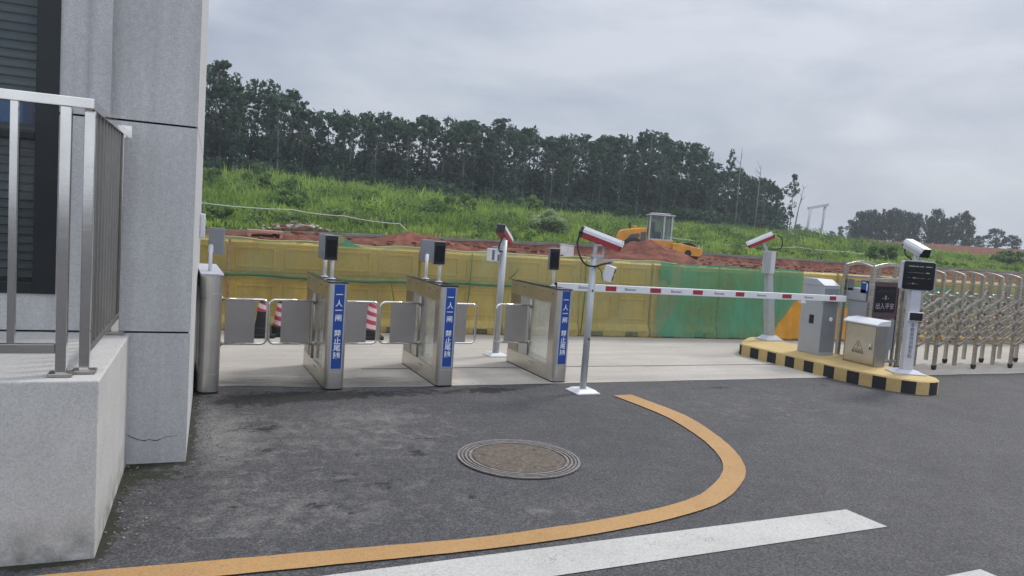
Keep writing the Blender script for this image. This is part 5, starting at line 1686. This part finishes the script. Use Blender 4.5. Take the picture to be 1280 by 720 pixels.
lone_tree(40.51, 0.1223, 84, 'tall thin eucalyptus with a tiny crown tuft above the right end of the wood', 4, 0.62)
lone_tree(45.0, 0.0949, 92, 'sparse leaning eucalyptus standing free at the right end of the wood', 2, 0.75)

def bare_pole(az, tan_t, d, label, lean=0.0):
    x, y = d * math.sin(R(az)), d * math.cos(R(az)); zb = terrain_z(x, y); h = CAM_Z + tan_t * d - zb
    t = thing('dead_tree', (x, y, zb - .1), label, 'dead tree')
    mb = MB(); mb.tube([(0, 0, 0), (lean * h * .4, 0, h * .5), (lean * h, 0, h)], [0.09, 0.06, 0.02], 6); mb.build('trunk', MAT['bare'], t)
    for k in range(6):
        z = h * random.uniform(0.55, 0.97); a = random.uniform(0, 6.28); l = random.uniform(0.4, 1.0); xo = lean * z
        mb = MB(); mb.tube([(xo, 0, z), (xo + l * .6 * math.cos(a), l * .6 * math.sin(a), z + l * .5), (xo + l * math.cos(a), l * math.sin(a), z + l)], [0.025, 0.018, 0.008], 4); mb.build('branch', MAT['bare'], t)
bare_pole(41.23, 0.1248, 84, 'bare dead trunk like a pole, tallest above the right end of the wood', 0.0)
bare_pole(42.6, 0.1035, 86, 'short bare dead trunk with twigs poking out of the right end of the wood', 0.02)
bare_pole(45.3, 0.079, 90, 'bare slanting dead trunk at the last edge of the wood', 0.16)

# far clump and small far trees
def broad_mesh(seed, h, w, ncl, per, leaf):
    r = random.Random(seed); mb = MB()
    mb.tube([(0, 0, 0), (r.uniform(-.2, .2), 0, h * .5), (0, 0, h * .95)], [0.2, 0.14, 0.04], 6)
    cs, rs = [], []
    for k in range(ncl):
        t = 0.12 + 0.86 * r.random(); a = r.uniform(0, 6.28)
        q = w * (0.5 + 0.55 * math.sin(PI * t)) * r.random() ** 0.5
        cs.append((q * math.cos(a), q * math.sin(a), t * h)); rs.append(r.uniform(0.5, 1.1))
        if k % 3 == 0: mb.tube([(0, 0, t * h * .7), cs[-1]], [0.06, 0.02], 4, cap=False)
    V, F_, T = leaf_cloud(cs, rs, per, leaf, 0.8, seed, 0.2)
    return mb, V, F_, T
broads = []
for s in range(4):
    mb, V, F_, T = broad_mesh(300 + s, 7.0, (2.0, 2.3, 1.7, 2.1)[s], 46, 30, 0.3)
    root = thing('broad_tree', (0, 0, 0), 'x', 'tree')
    mb.build('trunk', MAT['trunk'], root, fix=False); np_mesh('crown', V, F_, MAT['euc_leaf_far'], root, attrs={'tint': T}); broads.append(root)
usedb = set()
def place_broad(az, tan_t, d, label, group=None, ws=1.0, vi=None):
    vi = random.randrange(4) if vi is None else vi
    o = copy_tree(broads[vi]) if vi in usedb else broads[vi]
    usedb.add(vi)
    x, y = d * math.sin(R(az)), d * math.cos(R(az)); zb = terrain_z(x, y); s = (CAM_Z + tan_t * d - zb) / 7.3
    o.location = (x, y, zb - 0.2); o.rotation_euler.z = random.uniform(0, 6.28); o.scale = (s * ws, s * ws, s)
    return tag(o, label, 'tree', group)
CL = [(49.04, .0485), (49.5, .056), (49.87, .0637), (50.3, .062), (50.7, .0577), (51.2, .059), (51.67, .0605), (52.1, .058), (52.48, .0612), (53.1, .06), (53.76, .0622), (54.2, .059), (54.61, .0601), (55.2, .061), (55.79, .0601)]
for k, (az, tt) in enumerate(CL):
    place_broad(az, tt * random.uniform(0.84, 1.03), 150 + random.uniform(-6, 6), 'dark leafy tree of the far clump on the red rise', 'trees of the far clump', random.uniform(0.55, 0.85))
for k, (az, tt) in enumerate(CL[::2]):
    place_broad(az + .25, tt * .82, 158, 'dark leafy tree of the far clump on the red rise', 'trees of the far clump', 0.8)
place_broad(56.76, .0319, 160, 'small rounded far tree, left of the three past the far clump', None, 1.5, 0)
place_broad(57.63, .0401, 160, 'far tree, tallest of the three past the far clump', None, 1.3, 1)
place_broad(58.57, .0339, 162, 'far tree at the right end of the three past the far clump', None, 1.4, 2)
place_broad(48.38, .0331, 150, 'small lone far tree just left of the far clump', None, .7, 3)
place_broad(45.55, .0329, 190, 'faint distant tree between the wood and the white gantry', None, 1.0, 0)
place_broad(47.85, .0262, 150, 'low far bush-like tree beside the white gantry', None, 1.2, 1)

# white gantry
d = 150
def pol(az, d): return Vector((d * math.sin(R(az)), d * math.cos(R(az)), 0))
p1, p2 = pol(46.15, d), pol(47.1, d + 1.5)
z1 = CAM_Z + .052 * d; zb = terrain_z(p1.x, p1.y) - .2
t = thing('steel_gantry', (p1.x, p1.y, zb), 'white steel gantry of two legs and a beam far off right of the wood', 'gantry')
q = p2 - p1
for (o_, hh) in ((Vector((0, 0, 0)), z1 - zb - .2), (q, z1 - zb + .75)):
    mb = MB(); mb.tube([(o_.x, o_.y, 0), (o_.x + 0.25, o_.y - .25, hh)], [0.14, 0.3], 10); mb.build('leg', MAT['gantry'], t)
mb = MB(); mb.bar((-.1, .1, z1 - zb - .1), (q.x + .6, q.y - .6, z1 - zb + .85), 0.55, 0.5); mb.build('beam', MAT['gantry'], t, 0.05)


def shrub(x, y, r0, h, mat, label, n=14, per=90, leaf=0.1, seed=0, cat='shrub', squash=0.8):
    z = terrain_z(x, y)
    rr_ = random.Random(seed)
    t = thing('shrub', (x, y, z - .05), label, cat, group='shrubs on the bank')
    cs, rs = [], []
    mb = MB()
    for k in range(n):
        a = rr_.uniform(0, 6.28); q = r0 * rr_.random() ** .5
        zz = h * rr_.uniform(0.15, 0.9) * (1 - 0.5 * (q / r0) ** 2)
        cs.append((q * math.cos(a), q * math.sin(a), zz)); rs.append(rr_.uniform(0.22, 0.42) * (0.5 + r0 * 0.5))
        mb.tube([(0, 0, 0), (cs[-1][0] * .5, cs[-1][1] * .5, zz * .6), cs[-1]], [0.03, 0.02, 0.008], 4, cap=False)
    V, F_, T = leaf_cloud(cs, rs, per, leaf, squash, seed)
    mb.build('stem', MAT['trunk'], t, fix=False)
    np_mesh('foliage', V, F_, mat, t, attrs={'tint': T})
    return t
shrub(20.2, 39.1, 1.15, 1.85, MAT['shrub_pale'], 'rounded pale flowering shrub on the bank left of the roller', 34, 110, 0.1, 1)
shrub(17.4, 46.5, 1.0, 2.0, MAT['shrub'], 'leafy green shrub on the bank before the wood, midway along', 16, 90, 0.13, 2)
shrub(15.4, 45.2, 1.1, 1.0, MAT['shrub'], 'low spreading dark shrub just left of the midway leafy shrub', 14, 90, 0.13, 3)
shrub(6.3, 49.5, 1.5, 1.7, MAT['shrub'], 'broad dark shrub in the tall grass above the rubble', 22, 90, 0.14, 4)
shrub(5.4, 55.0, 1.0, 1.9, MAT['shrub'], 'tall broad leaved shrub at the top of the bank near the gatehouse', 16, 80, 0.16, 5)
shrub(6.0, 43.5, 1.4, 1.3, MAT['shrub'], 'dark shrub on the bank directly above the rubble, beside the banana plant', 20, 90, 0.12, 6)
shrub(2.6, 54.0, 1.2, 1.4, MAT['shrub'], 'leafy shrub at the top of the bank beside the gatehouse corner', 14, 80, 0.15, 7)
shrub(11.8, 48.5, 1.1, 1.1, MAT['shrub'], 'low green shrub in tall grass right of the banana plant', 14, 80, 0.12, 8)
shrub(2.0, 37.5, 0.8, 0.8, MAT['shrub'], 'small dark shrub under the cord close to the gatehouse', 12, 80, 0.1, 9)
shrub(19.4, 43.0, 1.0, 0.9, MAT['shrub'], 'small green shrub behind the pale flowering shrub', 12, 80, 0.11, 10)
shrub(46.7, 37.6, 1.0, 1.5, MAT['shrub'], 'dark shrub on the bank behind the gate head', 14, 80, 0.14, 11)
shrub(40.5, 47.0, 1.6, 1.2, MAT['shrub'], 'wide low shrub on the bank right of the leaning camera post', 18, 80, 0.15, 12)
shrub(26.5, 55.0, 1.3, 2.4, MAT['shrub'], 'bushy sapling at the top of the bank behind the roller cab', 18, 80, 0.18, 13)
shrub(67.0, 41.0, 1.5, 1.3, MAT['shrub'], 'grey green shrub on the bank behind the accordion gate', 16, 80, 0.15, 14)

# broad-leaved weeds mixed through the grass
r_ = random.Random(8); cs, rs = [], []
for k in range(1500):
    x = r_.uniform(-5, 62); y = 34.8 + 26 * r_.random() ** 0.9
    if blob(x, y, 5.5, 35.1, 1.6, 0.9) + blob(x, y, 12.6, 35.8, 2.4, 0.9) + blob(x, y, 44, 40, 4.6, 1.6) > 0.3: continue
    if mnoise.noise(Vector((x * 0.16, y * 0.2, 2))) < -0.05: continue
    s = r_.uniform(0.2, 0.7) * min(1, (y - 32) / 10) * (1.25 if x < 26 else 0.9)
    for q in range(3):
        cs.append((x + r_.gauss(0, s * .8), y + r_.gauss(0, s * .8), terrain_z(x, y) + s * r_.uniform(0.3, 1.3))); rs.append(s)
V, F_, T = leaf_cloud(cs, rs, 26, 0.09, 0.8, 55)
tag(np_mesh('weeds', V, F_, MAT['shrub'], attrs={'tint': T}), 'broad leaved weeds growing through the grass of the bank', 'weeds', kind='stuff')

# banana-like plant
bx0, by0 = 7.75, 39.2
t = thing('banana_plant', (bx0, by0, terrain_z(bx0, by0)), 'pale green banana plant with arching leaves above the rubble', 'plant')
mb = MB(); mb.tube([(0, 0, 0), (0, 0, 0.35)], [0.08, 0.05], 8); mb.build('stem', MAT['banana'], t)
for k in range(7):
    a = k * 0.95 + 0.2; L = random.uniform(0.7, 1.0)
    rowsL = [[], [], []]
    for s in np.linspace(0, 1, 9):
        rr_ = L * s; z = 0.3 + 0.6 * L * math.sin(s * 1.9) * 0.9
        w_ = 0.14 * math.sin(PI * (0.1 + 0.88 * s)) + 0.01
        cx_, cy_ = rr_ * math.cos(a), rr_ * math.sin(a)
        for q, sg_ in enumerate((-1, 0, 1)):
            rowsL[q].append((cx_ - sg_ * w_ * math.sin(a), cy_ + sg_ * w_ * math.cos(a), z + (0.05 if sg_ == 0 else 0)))
    MB().grid(rowsL).build('leaf', MAT['banana'], t)

# ------------------------------------------------------------------ haze
HAZE = True
if HAZE:
    mb = MB(); mb.box(-450, 1250, -450, 1050, -1.5, 30)
    m = bpy.data.materials.new('haze_air'); m.use_nodes = True
    nt = m.node_tree; nt.nodes.clear()
    outn = nt.nodes.new('ShaderNodeOutputMaterial'); pv = nt.nodes.new('ShaderNodeVolumePrincipled')
    pv.inputs['Color'].default_value = (0.82, 0.9, 0.98, 1); pv.inputs['Density'].default_value = 0.001; pv.inputs['Anisotropy'].default_value = 0.2
    nt.links.new(pv.outputs[0], outn.inputs['Volume'])
    tag(mb.build('haze', m), kind='stuff')

# ------------------------------------------------------------------ sky and sun
SUN_EL, SUN_AZ = 48.0, 70.0   # site bearing from +Y towards +X
world = bpy.data.worlds.new('World'); scene.world = world; world.use_nodes = True
nt = world.node_tree
bg = nt.nodes['Background']
sky = nnode(nt, 'ShaderNodeTexSky', sky_type='NISHITA', sun_disc=False)
sky.sun_elevation = R(SUN_EL); sky.sun_rotation = R(SUN_AZ)
sky.dust_density = 3.0
gen = coords(nt, 'Generated')
mp = nnode(nt, 'ShaderNodeMapping'); mp.inputs['Scale'].default_value = (1.4, 1.4, 4.2); mp.inputs['Rotation'].default_value = (0, 0, 0.6)
nt.links.new(gen, mp.inputs['Vector'])
c1 = noise(nt, mp.outputs[0], 1.7, 6, 0.52, 0.35); c2 = noise(nt, mp.outputs[0], 5.0, 5, 0.55, 0.4)
cs_ = math_n(nt, 'ADD', math_n(nt, 'MULTIPLY', c1, 0.75), math_n(nt, 'MULTIPLY', c2, 0.25))
cloud = ramp(nt, cs_, [(0.36, (3.15, 3.5, 4.3)), (0.47, (4.05, 4.4, 5.05)), (0.6, (5.3, 5.55, 6.05))])
sep = nnode(nt, 'ShaderNodeSeparateXYZ'); nt.links.new(gen, sep.inputs[0])
zen = ramp(nt, sep.outputs[2], [(0.0, (0.82, 0.82, 0.84)), (0.2, (0.85, 0.855, 0.87)), (0.42, (0.95, 0.95, 0.96)), (0.6, (1.45, 1.45, 1.45)), (1.0, (1.9, 1.9, 1.9))])
cloud = mix(nt, 1.0, cloud, zen, 'MULTIPLY')
# sky brightened behind the camera, added to light the wall and turnstile fronts
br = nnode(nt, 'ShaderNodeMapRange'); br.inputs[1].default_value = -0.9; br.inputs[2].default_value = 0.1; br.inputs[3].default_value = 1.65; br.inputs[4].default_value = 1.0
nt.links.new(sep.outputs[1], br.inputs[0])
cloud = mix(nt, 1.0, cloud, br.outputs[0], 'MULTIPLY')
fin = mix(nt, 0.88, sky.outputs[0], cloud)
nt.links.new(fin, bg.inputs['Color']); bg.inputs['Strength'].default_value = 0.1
sd = bpy.data.lights.new('sun', 'SUN'); sd.energy = 1.4; sd.angle = R(12); sd.color = (1, 0.96, 0.9)
so = bpy.data.objects.new('sun', sd); col.objects.link(so)
sv = Vector((math.sin(R(SUN_AZ)) * math.cos(R(SUN_EL)), math.cos(R(SUN_AZ)) * math.cos(R(SUN_EL)), math.sin(R(SUN_EL))))
so.rotation_euler = (-sv).to_track_quat('-Z', 'Y').to_euler(); so.location = (0, 0, 25)

scene.view_settings.view_transform = 'Standard'
scene.view_settings.look = 'None'
scene.view_settings.exposure = 0.5
scene.view_settings.gamma = 1.0
scene.cycles.max_bounces = 8
scene.cycles.transparent_max_bounces = 24
scene.cycles.volume_bounces = 0
scene.cycles.use_denoising = True
